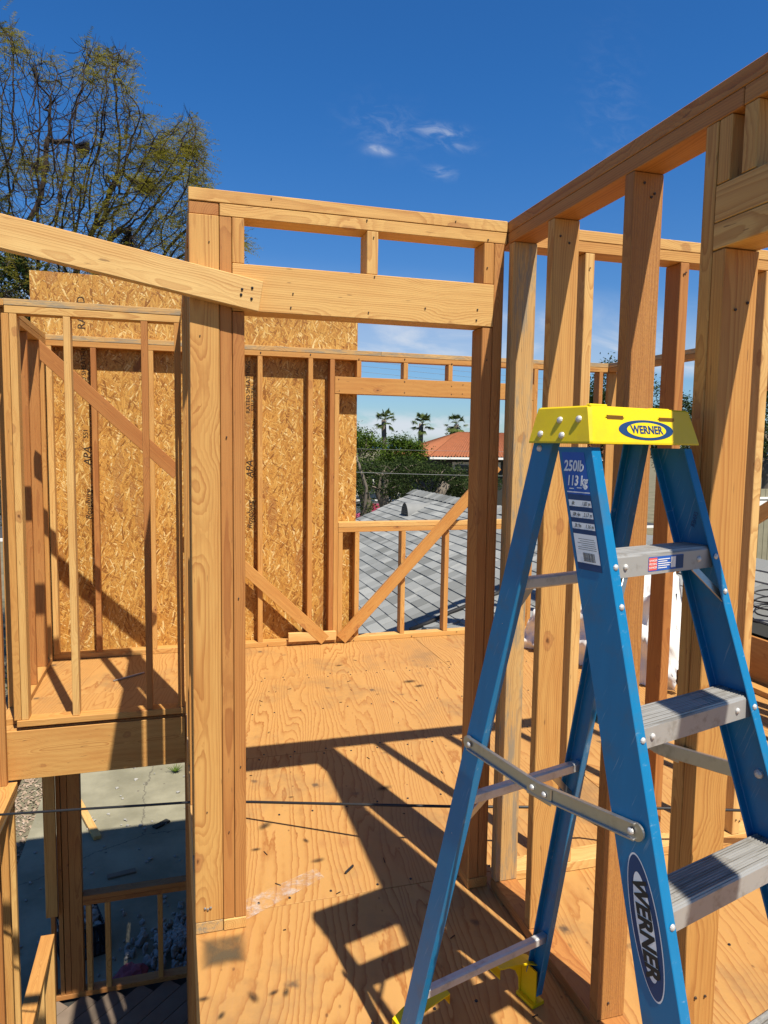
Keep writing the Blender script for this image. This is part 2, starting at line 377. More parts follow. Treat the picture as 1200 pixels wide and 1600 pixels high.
def bm_box(bm, x0, x1, y0, y1, z0, z1):
    vs = [bm.verts.new(p) for p in ((x0,y0,z0),(x1,y0,z0),(x1,y1,z0),(x0,y1,z0),(x0,y0,z1),(x1,y0,z1),(x1,y1,z1),(x0,y1,z1))]
    for f in ((3,2,1,0),(4,5,6,7),(0,1,5,4),(1,2,6,5),(2,3,7,6),(3,0,4,7)): bm.faces.new([vs[i] for i in f])
    return vs
def box_mesh(sx, sy, sz, bev=.002):
    bm = bmesh.new(); bm_box(bm, -sx/2, sx/2, -sy/2, sy/2, -sz/2, sz/2)
    if bev: bmesh.ops.bevel(bm, geom=bm.edges[:], offset=bev, segments=1, affect='EDGES')
    return mesh_of(bm)
LUMN = 0
def lum(name, parent, x0, x1, y0, y1, z0, z1, kind=None, bev=.0018, gap=.0006, origin=None):
    """one stick of lumber, long axis = local X so the grain runs along it"""
    global LUMN; LUMN += 1
    rr = random.Random(LUMN*13+5)
    if kind is None: kind = rr.choice('nnnryn')
    s = [x1-x0-2*gap, y1-y0-2*gap, z1-z0-2*gap]; ax = max(range(3), key=lambda i: s[i])
    L = s[ax]
    if ax == 0: dims = (s[0], s[1], s[2]); rot = (0, 0, 0)
    elif ax == 1: dims = (s[1], s[0], s[2]); rot = (0, 0, pi/2)
    else: dims = (s[2], s[1], s[0]); rot = (0, -pi/2, 0)
    o = link(name, box_mesh(*dims, bev), parent, FIRM[kind])
    o.location = ((x0+x1)/2, (y0+y1)/2, (z0+z1)/2); o.rotation_euler = rot
    return o
def board(name, parent, p0, p1, w, th, kind='n', normal=(0, -1, 0), bev=.002, cut0=0., cut1=0.):
    """free board from p0 to p1 (centre line), w = wide face height, th = thickness along `normal`; cuts slope the ends"""
    p0, p1, nrm = Vector(p0), Vector(p1), Vector(normal).normalized()
    X = (p1-p0).normalized(); Yv = nrm; Z = X.cross(Yv).normalized(); Yv = Z.cross(X)
    L = (p1-p0).length
    bm = bmesh.new(); vs = bm_box(bm, -L/2, L/2, -th/2, th/2, -w/2, w/2)
    for v in vs:
        if v.co.x < 0: v.co.x += cut0*v.co.z
        else: v.co.x += cut1*v.co.z
    bmesh.ops.bevel(bm, geom=bm.edges[:], offset=bev, segments=1, affect='EDGES')
    o = link(name, mesh_of(bm), parent, FIRM[kind] if isinstance(kind, str) else kind)
    M = Matrix((X, Yv, Z)).transposed().to_4x4(); M.translation = (p0+p1)/2
    o.matrix_world = M if parent is None else parent.matrix_world.inverted() @ M
    return o
def tube_mesh(pts, rad, sides=8, cap=True):
    pts = [Vector(p) for p in pts]; n = len(pts)
    rad = rad if hasattr(rad, '__len__') else [rad]*n
    V, F = [], []; ref = Vector((0, 0, 1))
    for i, p in enumerate(pts):
        d = (pts[min(i+1, n-1)]-pts[max(i-1, 0)]).normalized()
        r = ref if abs(d.dot(ref)) < .95 else Vector((1, 0, 0))
        a = d.cross(r).normalized(); bb = d.cross(a).normalized()
        for j in range(sides):
            an = 2*pi*j/sides; V.append(p + rad[i]*(cos(an)*a + sin(an)*bb))
    for i in range(n-1):
        for j in range(sides):
            j2 = (j+1) % sides; F.append((i*sides+j, i*sides+j2, (i+1)*sides+j2, (i+1)*sides+j))
    if cap: F.append(tuple(range(sides))[::-1]); F.append(tuple((n-1)*sides+j for j in range(sides)))
    return raw(V, F)
def text_mesh(body, size, align='CENTER', shear=0., offset=0., spacing=1., xscale=1.):
    cu_ = bpy.data.curves.new('t', 'FONT'); cu_.body = body; cu_.size = size; cu_.align_x = align; cu_.align_y = 'CENTER'
    cu_.resolution_u = 3; cu_.shear = shear; cu_.offset = offset; cu_.space_character = spacing; cu_.extrude = .00015
    o = bpy.data.objects.new('t', cu_); COL.objects.link(o)
    dg = bpy.context.evaluated_depsgraph_get(); me = bpy.data.meshes.new_from_object(o.evaluated_get(dg))
    bpy.data.objects.remove(o); bpy.data.curves.remove(cu_)
    if xscale != 1:
        for v in me.vertices: v.co.x *= xscale
    me.materials.clear(); return me
def place(o, origin, X, Y, parent):
    """put an object whose local x,y are X,Y (parent space)"""
    X = Vector(X).normalized(); Y = Vector(Y); Z = X.cross(Y).normalized(); Y = Z.cross(X)
    M = Matrix((X, Y, Z)).transposed().to_4x4(); M.translation = Vector(origin); o.parent = parent; o.matrix_local = M
    return o
def dome_mesh(r, h=.6, seg=10):
    bm = bmesh.new(); bmesh.ops.create_uvsphere(bm, u_segments=seg, v_segments=6, radius=r)
    for v in bm.verts: v.co.z = max(v.co.z, -r*.1)*h
    return mesh_of(bm)

# ------------------------------------------------------------------ ground, sea, roads
def sheet(name, x0, x1, y0, y1, z, mat, n=1):
    V = [(x0, y0, 0), (x1, y0, 0), (x1, y1, 0), (x0, y1, 0)]
    return structure(name, (0, 0, z), raw(V, [(0, 1, 2, 3)]), mat)
sheet('ground', -700, 900, -200, 900, -3.23, GROUND)
sheet('sea', -30000, 30000, -2000, 40000, -4.2, SEA)
sheet('concrete_patio', -1.75, 9., 5.70, 15.5, -3.20, CONC)
sheet('road', -40, 30, 38, 60, -3.21, ASPHALT)
for yk in (37.8, 60.0):
    bmk = bmesh.new(); bm_box(bmk, -40, 30, yk, yk+.2, -3.22, -3.09); structure('kerb', (0, 0, 0), mesh_of(bmk), PALEW)

# ------------------------------------------------------------------ floor deck of the upper storey
deck = structure('floor_deck')
def sheet_ply(x0, x1, y0, y1, z1=-.001, th=.019):
    o = link('plywood_sheet', box_mesh(x1-x0-.003, y1-y0-.003, th, .001), deck, PLY)
    o.location = ((x0+x1)/2, (y0+y1)/2, z1-th/2)
ys = [-1.2, .0, 1.16, 2.38, 3.60, 4.82, 5.70]
for i in range(len(ys)-1):
    xs = [.052, 1.92 if i % 2 else 3.14, 3.80]
    for a_, b_ in zip(xs, xs[1:]): sheet_ply(a_, b_, ys[i], ys[i+1])
sheet_ply(-1.00, .0485, 4.30, 4.82); sheet_ply(-1.00, .0485, 4.82, 5.70)
YD = 5.62      # inside face of the far wall
lum('rim_joist', deck, .054, .092, -1.2, 4.30, -.305, -.022)
lum('rim_joist', deck, -1.0, 3.80, YD+.05, YD+.088, -.305, -.022)
lum('fascia_board', deck, 3.802, 3.828, -1.2, 5.7, -.30, .33, 'r')
yj = -1.0
while yj < 5.5:
    lum('joist', deck, .094, 3.80, yj, yj+.038, -.305, -.022); yj += .406
for yj in (4.68, 5.09): lum('joist', deck, -1.0, .05, yj, yj+.038, -.305, -.022, 'r')
lum('stair_beam', deck, -.903, .05, 4.28, 4.324, -.287, -.006, 'n')['label'] = 'wide beam along the edge of the stair opening'
# plastic tape patch and scraps on the floor
TAPE, k, b = material('clear_tape', .25, 0, .6)
_tcn = k.new('ShaderNodeTexCoord').outputs['Object']
b.inputs['Base Color'].default_value = (.66, .60, .56, 1); k.l.new(k.smooth(k.noise(_tcn, 22., 5., .7), .42, .75, .04, .62), b.inputs['Alpha'])
tp = raw([(.218, 2.33, .0025), (.52, 2.50, .0025), (.50, 2.565, .0025), (.225, 2.44, .0025), (.33, 2.40, .003)], [(0, 1, 2, 3)])
tag(link('tape_patch', tp, None, TAPE), 'wrinkled clear tape stuck to the plywood right of the post foot', 'tape')
DIRT, k, b = material('dark_stain', .9, 0, .1)
b.inputs['Base Color'].default_value = (.10, .075, .045, 1)
_tcn = k.new('ShaderNodeTexCoord').outputs['Object']; _x, _y, _z = k.sep(_tcn)
_e = k.math('MAXIMUM', k.math('ABSOLUTE', _x), k.math('ABSOLUTE', _y))
_a = k.math('MULTIPLY', k.smooth(k.math('ADD', _e, k.math('MULTIPLY', k.noise(_tcn, 9., 4., .6), .05)), .105, .060), k.smooth(k.noise(_tcn, 9., 4., .6), .3, .62, .35, .85)); k.l.new(_a, b.inputs['Alpha'])
st = raw([(-.10, -.12, 0), (.085, -.12, 0), (.085, .085, 0), (-.10, .085, 0)], [(0, 1, 2, 3)])
o = tag(link('water_stain', st, None, DIRT, (.135, 2.20, .002)), 'square dark water stain on plywood below the post', 'stain')
SMUDGE, k, b = material('dark_smudge', .9, 0, .1)
b.inputs['Base Color'].default_value = (.045, .032, .022, 1)
_tcn = k.new('ShaderNodeTexCoord').outputs['Object']; _d = k.vec('LENGTH', _tcn)
_nn = k.noise(k.vec('ADD', _tcn, k.new('ShaderNodeObjectInfo').outputs['Location']), 26., 4., .65)
k.l.new(k.math('MULTIPLY', k.smooth(k.math('ADD', _d, k.math('MULTIPLY', _nn, .03)), .050, .014), k.smooth(_nn, .25, .7, .35, .95)), b.inputs['Alpha'])
sm = raw([(-.05, -.05, 0), (.05, -.05, 0), (.05, .05, 0), (-.05, .05, 0)], [(0, 1, 2, 3)])
def floor_pt(px, py):
    d = cf + cr*((px-600)/1130) + cu*((800-py)/1130); p = Vector((0, 0, CAMH))+d*(CAMH/-d.z); return (p.x, p.y, .0032)
for (px_, py_, s_, a_) in ((318, 1562, .55, 0), (346, 1588, .5, 1), (396, 1559, .75, 2), (428, 1552, .5, .4), (447, 1551, .6, 1.3), (414, 1291, 1.1, .8), (478, 1314, .55, 2), (400, 1328, .6, 0), (497, 1345, .8, .2), (600, 1232, 1.2, .3), (530, 1040, .9, .2), (640, 1065, 1.5, .1), (455, 1246, .4, 0), (655, 1072, 1.2, .3), (590, 1085, .4, 0), (420, 1145, .4, 1), (880, 1480, .8, 0), (1000, 1420, .7, 0)):
    o = link('smudge', sm, deck, SMUDGE, floor_pt(px_, py_), (0, 0, a_)); o.scale = (s_*1.35, s_*.7, 1)
# nails standing proud along sheet seams
bm = bmesh.new(); rr = random.Random(3)
for ys_ in (2.41, 3.57, 3.63, 4.79, 4.85, 3.0, 4.2, 1.8):
    xx = .12
    while xx < 3.6:
        mtx = Matrix.Translation((xx+rr.uniform(-.02, .02), ys_+rr.uniform(-.006, .006), .001))
        bmesh.ops.create_cone(bm, cap_ends=True, segments=6, radius1=.0055, radius2=.004, depth=.003, matrix=mtx)
        xx += rr.uniform(.13, .17)
o = link('nail_heads', mesh_of(bm), deck, BLACKP); o['kind'] = 'stuff'
bm = bmesh.new()
for i in range(34):
    a_ = rr.uniform(0, pi); L = rr.uniform(.008, .032); px_, py_ = rr.uniform(.15, 2.2), rr.uniform(1.6, 5.4)
    vs = bm_box(bm, -L/2, L/2, -.0013, .0013, 0, .002)
    bmesh.ops.rotate(bm, verts=vs, cent=(0, 0, 0), matrix=Matrix.Rotation(a_, 3, 'Z')); bmesh.ops.translate(bm, verts=vs, vec=(px_, py_, .001))
o = link('wood_splinters', mesh_of(bm), None, STAMP); tag(o, 'small dark splinters and bent nails strewn on the plywood floor', 'debris', kind='stuff')
o = tag(board('nail_strip', None, (-.40, 5.02, .006), (-.21, 5.16, .006), .012, .01, STEEL, (0, 0, 1)), 'grey strip of nails lying on the floor of the small left room', 'nail strip')
o = tag(board('nail_strip', None, (.60, 2.50, .006), (.640, 2.54, .006), .008, .008, BLACKR, (0, 0, 1)), 'short black clip lying on the floor beside the ladder shadow', 'clip')

# ------------------------------------------------------------------ doorway wall (A)
YA = 2.297; YB = YA+.089; Z0, Z1, Z2 = 2.280, 2.318, 2.356
A = thing('stud_wall', 'tall doorway wall with double top plate and deep header, post at its left end', 'stud wall')
lum('top_plate', A, .052, 1.091, YA, YB, Z1, Z2, 'y'); lum('top_plate', A, .1425, 1.091, YA+.001, YB, Z0, Z1, 'y')
lum('post', A, .052, .141, YA, YB, .040, Z0, 'n')
lum('sole_plate', A, .142, .216, YA-.002, YB, 0, .038, 'y')
lum('king_stud', A, .1415, .1785, YA+.002, YB, .038, Z0, 'r'); lum('trimmer_stud', A, .179, .2165, YA+.001, YB, .038, 2.002, 'r')
lum('cripple_stud', A, .179, .2165, YA+.001, YB, 2.145, Z0, 'n')
hd = lum('header', A, .179, 1.0455, YA-.003, YB, 2.003, 2.1445, 'y')
lum('cripple_stud', A, .602, .640, YA+.001, YB, 2.145, Z0, 'y')
lum('trimmer_stud', A, 1.007, 1.045, YA, YB, .038, 2.002, 'r'); lum('king_stud', A, 1.0455, 1.0825, YA+.001, YB, .038, Z0, 'r')
lum('cripple_stud', A, 1.007, 1.045, YA+.001, YB, 2.145, Z0, 'n'); lum('sole_plate', A, 1.007, 1.085, YA-.001, YB, 0, .038, 'n')
bm = bmesh.new()
for i in range(3): bmesh.ops.create_uvsphere(bm, u_segments=8, v_segments=5, radius=.0045, matrix=Matrix.Translation((.083+i*.009, YA-.001, .088-(i % 2)*.004)))
o = link('nail_heads', mesh_of(bm), A, STEEL); o['kind'] = 'stuff'
# right of the right-hand wall the same wall goes on
A2 = thing('stud_wall', 'wall of plain studs running right behind the blue ladder', 'stud wall')
lum('top_plate', A2, 1.183, 3.66, YA+.003, YB+.003, Z1, Z2, 'y'); lum('top_plate', A2, 1.183, 3.66, YA+.004, YB+.003, Z0, Z1, 'n')
lum('sole_plate', A2, 1.183, 3.66, YA+.003, YB+.003, 0, .038, 'y')
for i, xx in enumerate((1.393, 1.787, 2.170, 2.58, 2.98, 3.38, 3.62)): lum('stud', A2, xx, xx+.038, YA+.004, YB+.003, .038, Z0, 'yrynrnn'[i])

# ------------------------------------------------------------------ right-hand wall (B)
B = thing('stud_wall', 'near right wall of bare studs and stacked header right beside the blue ladder', 'stud wall')
lum('top_plate', B, 1.093, 1.182, .9, 2.385, Z1, Z2, 'r'); lum('top_plate', B, 1.093, 1.182, 1.246, 2.385, Z0, Z1, 'r')
lum('top_plate', B, 1.093, 1.182, -.4, 1.245, Z0, Z1, 'r'); lum('top_plate', B, 1.093, 1.182, -.4, .899, Z1, Z2, 'n')
lum('sole_plate', B, 1.093, 1.182, 1.272, 2.29, 0, .038, 'r')
lum('stud', B, 1.095, 1.182, 2.255, 2.293, .038, Z0, 'w'); lum('stud', B, 1.094, 1.182, 1.990, 2.028, .038, Z0, 'n')
lum('stud', B, 1.093, 1.181, 1.600, 1.638, .038, Z0, 's')
lum('king_stud', B, 1.093, 1.182, 1.3125, 1.350, .038, Z0, 'n'); lum('trimmer_stud', B, 1.0935, 1.182, 1.274, 1.312, .038, 2.015, 'n')
lum('header', B, 1.093, 1.182, .25, 1.3115, 2.072, 2.148, 'y'); lum('header', B, 1.0925, 1.182, .25, 1.3115, 2.016, 2.0715, 'y')
lum('cripple_stud', B, 1.094, 1.181, 1.2745, 1.311, 2.149, Z0, 'n'); lum('cripple_stud', B, 1.094, 1.181, 1.205, 1.243, 2.149, Z0, 'n')
lum('cripple_stud', B, 1.094, 1.181, .84, .878, 2.149, Z0, 'n'); lum('trimmer_stud', B, 1.094, 1.181, .25, .288, .038, 2.015, 'n')
lum('stud', B, 1.093, 1.182, -.15, -.112, .038, Z0, 'n'); lum('sole_plate', B, 1.093, 1.182, -.4, .288, 0, .038, 'n')

# ------------------------------------------------------------------ wall beside the stair opening, running away from the post (L)
Lw = thing('stud_wall', 'wall along the stair opening seen edge on behind the tall post', 'stud wall')
lum('top_plate', Lw, .053, .141, 2.30, 4.275, Z0, Z1-.001, 'r'); lum('top_plate', Lw, .053, .141, YB+.001, 4.275, Z1, Z2-.012, 'n')
lum('sole_plate', Lw, .053, .141, 2.298, 4.30, 0, .040, 'w')
for yy in (2.70, 3.10, 3.50, 3.86, 4.20): lum('stud', Lw, .054, .140, yy, yy+.038, .040, Z0-.001, 'n')

# ------------------------------------------------------------------ small left room: near wall (C), left wall (E)
Cw = thing('stud_wall', 'near stud wall of the small left room standing on the wide beam', 'stud wall')
lum('top_plate', Cw, -.846, .0515, 4.28, 4.369, 2.304, 2.340, 'w'); lum('top_plate', Cw, -.844, .0515, 4.281, 4.369, 2.264, 2.303, 'y')
lum('sole_plate', Cw, -.845, .0515, 4.27, 4.365, .018, .054, 'n')
for xx, kk in ((-.86, 'n'), (-.822, 'y'), (-.560, 'y'), (-.164, 'r'), (.012, 'n')): lum('stud', Cw, xx, xx+.037, 4.281, 4.369, .054, 2.263, kk)
lum('stud', Cw, -.935, -.895, 4.225, 4.268, -.29, 2.33, 'r')
Ew = thing('stud_wall', 'left wall of the small left room with broad stud faces', 'stud wall')
lum('top_plate', Ew, -.945, -.848, 4.30, YD, 2.304, 2.340, 'n'); lum('top_plate', Ew, -.945, -.848, 4.37, YD, 2.264, 2.303, 'n')
lum('sole_plate', Ew, -.945, -.856, 4.37, YD, 0, .036, 'n')
for yy, kk in ((4.56, 'n'), (4.96, 'r'), (5.36, 'r'), (5.56, 'n')): lum('stud', Ew, -.945, -.856, yy, yy+.038, .036, 2.263, kk)

# ------------------------------------------------------------------ far wall (D) with OSB sheathing
D = thing('stud_wall', 'far wall sheathed with strand board, window opening onto the grey roof', 'stud wall')
DY = YD+.089
lum('top_plate', D, -.853, 1.60, YD, DY, 2.304, 2.341, 'w'); lum('top_plate', D, 1.60, 3.67, YD, DY, 2.304, 2.341, 'w')
lum('top_plate', D, -.853, 2.6, YD+.001, DY, 2.264, 2.303, 'n'); lum('top_plate', D, 2.6, 3.67, YD+.001, DY, 2.264, 2.303, 'n')
lum('sole_plate', D, -.853, 1.26, YD, DY, 0, .040, 'n'); lum('sole_plate', D, 1.26, 3.67, YD, DY, 0, .040, 'y')
for xx, kk in ((-.853, 'y'), (-.560, 'r'), (-.168, 'n'), (.24, 'n'), (.625, 'n'), (1.015, 'n'), (1.187, 'r'), (2.955, 'n'), (3.30, 'n'), (3.585, 'r')):
    lum('stud', D, xx, xx+.038, YD+.001, DY, .040, 2.263, kk)
lum('trimmer_stud', D, 1.2255, 1.2635, YD+.001, DY, .040, 1.998, 'n'); lum('trimmer_stud', D, 2.915, 2.9545, YD+.001, DY, .040, 1.998, 'n')
lum('header', D, 1.2255, 2.954, YD-.002, DY, 1.999, 2.132, 'n')
for xx in (1.402, 1.790, 2.175, 2.56): lum('cripple_stud', D, xx, xx+.038, YD+.001, DY, 2.133, 2.263, 'n')
lum('window_sill', D, 1.264, 2.914, YD-.001, DY, .940, .980, 'y'); lum('window_sill', D, 1.264, 2.914, YD, DY, .900, .939, 'n')
for xx in (1.264, 1.402, 1.795, 2.178, 2.57): lum('cripple_stud', D, xx, xx+.038, YD+.001, DY, .040, .899, 'n')
board('brace', D, (.10, YD-.020, 1.045), (1.155, YD-.020, .035), .089, .038, 'n')
board('block', D, (.86, YD-.019, .072), (1.245, YD-.019, .068), .070, .036, 'y')
board('brace', D, (1.288, YD-.022, .030), (2.62, YD-.022, 1.44), .089, .038, 'n')
for x0, x1 in ((-.956, -.5445), (-.5435, .6455), (.6465, 1.428)):
    o = link('osb_panel', box_mesh(x1-x0, .012, 3.10, .0008), D, OSB, ((x0+x1)/2, DY+.008, 2.79-1.55))
def stamp(txt, xx, z0, size, mt=STAMP, sh=0., dx=0):
    me = text_mesh(txt, size, 'LEFT', sh); o = link('printed_stamp', me, None, mt)
    place(o, (xx+dx, DY+.0007, z0), (0, 0, 1), (-1, 0, 0), D)
for xo, zb in ((-.60, 1.02), (.575, .93)):
    stamp('RATED SHEATHING', xo-.012, zb+.90, .045); stamp('STRUCTURAL 1', xo+.022, zb+.92, .032)
    stamp('APA', xo, zb+.40, .075, sh=.2); stamp('Roseburg', xo, zb+.0, .058, sh=.3); stamp('EXPOSURE 1', xo+.030, zb+.05, .036); stamp('24/16', xo+.030, zb+.40, .036); stamp('SIZED FOR SPACING', xo+.030, zb+.60, .028)
stamp('RATED', -.62, 2.40, .075); stamp('551', -.61, 1.62, .045)
# brace lying across the left room
o = board('diagonal_brace', None, (-.782, 4.95, 2.155), (.03, 4.95, 1.395), .089, .038, 'r', cut0=.95)
tag(o, 'reddish diagonal brace crossing the small left room behind its studs', 'brace')
# the long sloping board nailed to the doorway wall
k_ = YA-.0225
o = board('sloping_board', None, (-1.30, k_, 2.323), (.262, k_, 2.0425), .092, .038, 'y', cut1=.02)
tag(o, 'long sloping two by four nailed across the tall post at upper left', 'board')
bm = bmesh.new()
for dx, dz in ((.205, 2.060), (.235, 2.066), (.202, 2.044), (.233, 2.034)): bmesh.ops.create_uvsphere(bm, u_segments=8, v_segments=5, radius=.0042, matrix=Matrix.Translation((dx, k_-.0195, dz)))
b_ = link('nail_heads', mesh_of(bm), None, BLACKP); b_.parent = o; b_.matrix_parent_inverse = o.matrix_world.inverted(); b_['kind'] = 'stuff'

# nail heads driven at the ends of the sticks, dark and slightly set
def nails(wall, face_y, pts, r=.0042):
    bm_ = bmesh.new(); rn = random.Random(len(pts)*7+1)
    for x_, z_ in pts:
        bmesh.ops.create_cone(bm_, cap_ends=True, segments=8, radius1=r*rn.uniform(.6, .95), radius2=r*.6, depth=.003, matrix=Matrix.Translation((x_+rn.uniform(-.004, .004), face_y-.001, z_+rn.uniform(-.012, .012))) @ Matrix.Rotation(pi/2, 4, 'X'))
    o_ = link('nail_heads', mesh_of(bm_), wall, NAILM); o_['kind'] = 'stuff'
NAILM = plain('rusty_nail', (.06, .045, .038), .6, .3)
nails(A, YA-.0035, [(.36, 2.02), (.365, 2.055), (.61, 2.02), (.63, 2.13), (.985, 2.03), (.988, 2.055), (.80, 2.04)], .0035)
nails(A, YA, [(.085, 1.93), (.09, .42), (.11, 2.20), (.16, 1.62), (.197, 1.1), (.2, .55), (.16, .33), (.62, 2.26), (1.02, 2.2), (1.03, 1.9), (1.02, 2.29), (.6, 2.3), (.3, 2.335), (.9, 2.335)], .003)
nails(A2, YA+.002, [(1.41, 2.24), (1.805, 2.25), (1.80, 2.23), (2.19, 2.24), (2.185, .09), (2.20, .09), (1.41, .08), (1.8, .08)], .004)
nails(D, YD-.002, [(x_, z_) for x_ in (1.26, 1.8, 2.2, 2.3) for z_ in (2.02, 2.10)]+[(x_, .02) for x_ in (.3, .7, 1.4, 1.9, 2.3)]+[(x_, 2.28) for x_ in (.65, 1.03, 1.42, 1.8, 2.2)], .006)
nails(B, 1.989, [(1.12, 2.24), (1.15, 2.22), (1.15, .08)], .004); nails(B, 1.599, [(1.125, 2.245), (1.145, 2.225), (1.15, 2.24), (1.13, .09)], .0045)
nails(B, 1.273, [(1.125, 1.90), (1.155, 1.90), (1.12, 1.18), (1.15, 1.18), (1.125, .36), (1.15, .35)], .0045)
# ------------------------------------------------------------------ far right wall (F)
Fw = thing('stud_wall', 'far right end wall with a header and open window bay', 'stud wall')
lum('top_plate', Fw, 3.675, 3.764, 1.4, DY, 2.304, 2.341, 'w'); lum('top_plate', Fw, 3.675, 3.764, 1.4, DY, 2.264, 2.303, 'n')
lum('sole_plate', Fw, 3.675, 3.764, 1.4, DY, 0, .038, 'n')
for yy in (5.62, 5.2, 4.80, 4.40, 3.0, 2.6, 2.2, 1.6): lum('stud', Fw, 3.676, 3.763, yy, yy+.038, .038, 2.263, 'n')
lum('trimmer_stud', Fw, 3.676, 3.763, 4.361, 4.399, .038, 1.99, 'n'); lum('header', Fw, 3.674, 3.764, 3.04, 4.399, 1.992, 2.13, 'r')
lum('cripple_stud', Fw, 3.676, 3.763, 4.1, 4.138, 2.131, 2.263); lum('cripple_stud', Fw, 3.676, 3.763, 3.6, 3.638, 2.131, 2.263)
board('brace', Fw, (3.655, 4.75, .62), (3.655, 3.2, 1.55), .089, .038, 'y', (-1, 0, 0))

# ------------------------------------------------------------------ lower storey seen down the stair opening
low = structure('lower_floor')
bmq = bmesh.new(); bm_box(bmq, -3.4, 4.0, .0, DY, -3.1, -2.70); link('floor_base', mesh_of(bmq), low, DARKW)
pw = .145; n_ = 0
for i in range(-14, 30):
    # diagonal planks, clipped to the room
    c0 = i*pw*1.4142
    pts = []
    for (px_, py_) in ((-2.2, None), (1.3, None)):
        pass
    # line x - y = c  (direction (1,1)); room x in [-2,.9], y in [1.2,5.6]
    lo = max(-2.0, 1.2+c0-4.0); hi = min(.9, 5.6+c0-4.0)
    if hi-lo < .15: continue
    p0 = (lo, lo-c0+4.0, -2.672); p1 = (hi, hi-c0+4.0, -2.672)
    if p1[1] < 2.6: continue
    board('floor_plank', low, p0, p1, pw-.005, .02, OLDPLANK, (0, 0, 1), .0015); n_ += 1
LW = thing('stud_wall', 'dark lower storey outer wall with a window sill under the stair beam', 'stud wall')
ly = YD
lum('sole_plate', LW, -1.0, .30, ly, ly+.089, -2.66, -2.62, 'r')
lum('window_sill', LW, -.70, .5, ly, ly+.089, -1.885, -1.847, 'r'); lum('window_sill', LW, -.70, .5, ly+.001, ly+.089, -1.924, -1.886, 'r')
lum('post', LW, -.79, -.702, ly, ly+.089, -2.62, -.37, 'r'); lum('king_stud', LW, -.835, -.792, ly+.002, ly+.089, -2.62, -.37, 'r')
lum('stud', LW, -.95, -.868, ly-.045, ly-.007, -1.95, -.37, 'n')
for xx in (-.68, -.545, -.158, .24): lum('cripple_stud', LW, xx, xx+.038, ly+.001, ly+.089, -2.62, -1.925, 'n')
lum('top_plate', LW, -1.0, .6, ly, ly+.089, -.37, -.307, 'r')
LE = thing('stud_wall', 'lower storey left wall of lit studs at the lower left corner', 'stud wall')
lum('top_plate', LE, -.954, -.850, 3.2, 4.27, -.327, -.290, 'n'); lum('top_plate', LE, -.954, -.851, 3.2, 4.27, -.365, -.328, 'w')
for yy, kk in ((4.22, 'y'), (4.06, 'n'), (3.86, 'r'), (3.5, 'r')): lum('stud', LE, -.952, -.864, yy, yy+.038, -2.66, -.366, kk)
lum('top_plate', LE, -1.10, -1.02, 4.3, 5.5, -.72, -.62, 'r')
HR = thing('half_wall', 'low raked half wall with sunlit sloping cap beside the stairs', 'half wall')
lum('cap_plate', HR, -.914, -.826, 3.9, 5.155, -1.838, -1.800, 'n')
for yy in (5.115, 4.72, 4.35, 3.95): lum('stud', HR, -.912, -.827, yy, yy+.038, -2.62, -1.839, 'y')
lum('sole_plate', HR, -.914, -.826, 3.9, 5.155, -2.66, -2.621, 'n')
lum('stud', HR, -.905, -.855, 5.158, 5.196, -2.66, -2.05, 'y')
lum('stud', LW, -.870, -.840, ly+.002, ly+.089, -2.62, -.37, 'r'); lum('stud', LW, -.93, -.90, ly+.03, ly+.089, -2.62, -.37, 'r')  # extra studs added to close the gap so the recess reads dark
# inside face under the deck edge
UW = thing('stud_wall', 'lower storey inner wall below the plywood edge beside the stair opening', 'stud wall')
lum('top_plate', UW, .054, .143, 1.0, 5.6, -.345, -.307, 'r'); lum('sole_plate', UW, .054, .143, 1.0, 5.6, -2.66, -2.622, 'r')
yy = 1.2
while yy < 5.5: lum('stud', UW, .055, .142, yy, yy+.038, -2.62, -.346, 'r'); yy += .406

# ------------------------------------------------------------------ black cable strung through the building
def aim(px, py, Y):
    d = cf + cr*((px-600)/1130) + cu*((800-py)/1130); return Vector((0, 0, CAMH)) + d*(Y/d.y)
CP = [(-1.75, 4.40, .02), (-1.1, 3.94, -.025)]
cab = [aim(-120, 1284, 3.85), aim(0, 1273, 3.55), aim(130, 1264, 3.38), aim(230, 1258, 3.25), aim(296, 1253.5, 3.14), aim(393, 1253, 2.95), aim(585, 1257.5, 2.635), aim(700, 1260, 2.55), aim(816, 1261, 2.45), aim(940, 1262, 2.40), aim(1040, 1263, 2.27), aim(1150, 1266, 2.20), aim(1300, 1270, 2.2)]
tag(link('cable', tube_mesh(cab, .0058, 8), None, BLACKR, smooth=True), 'taut black cable strung low across the rooms behind the tall post', 'cable')

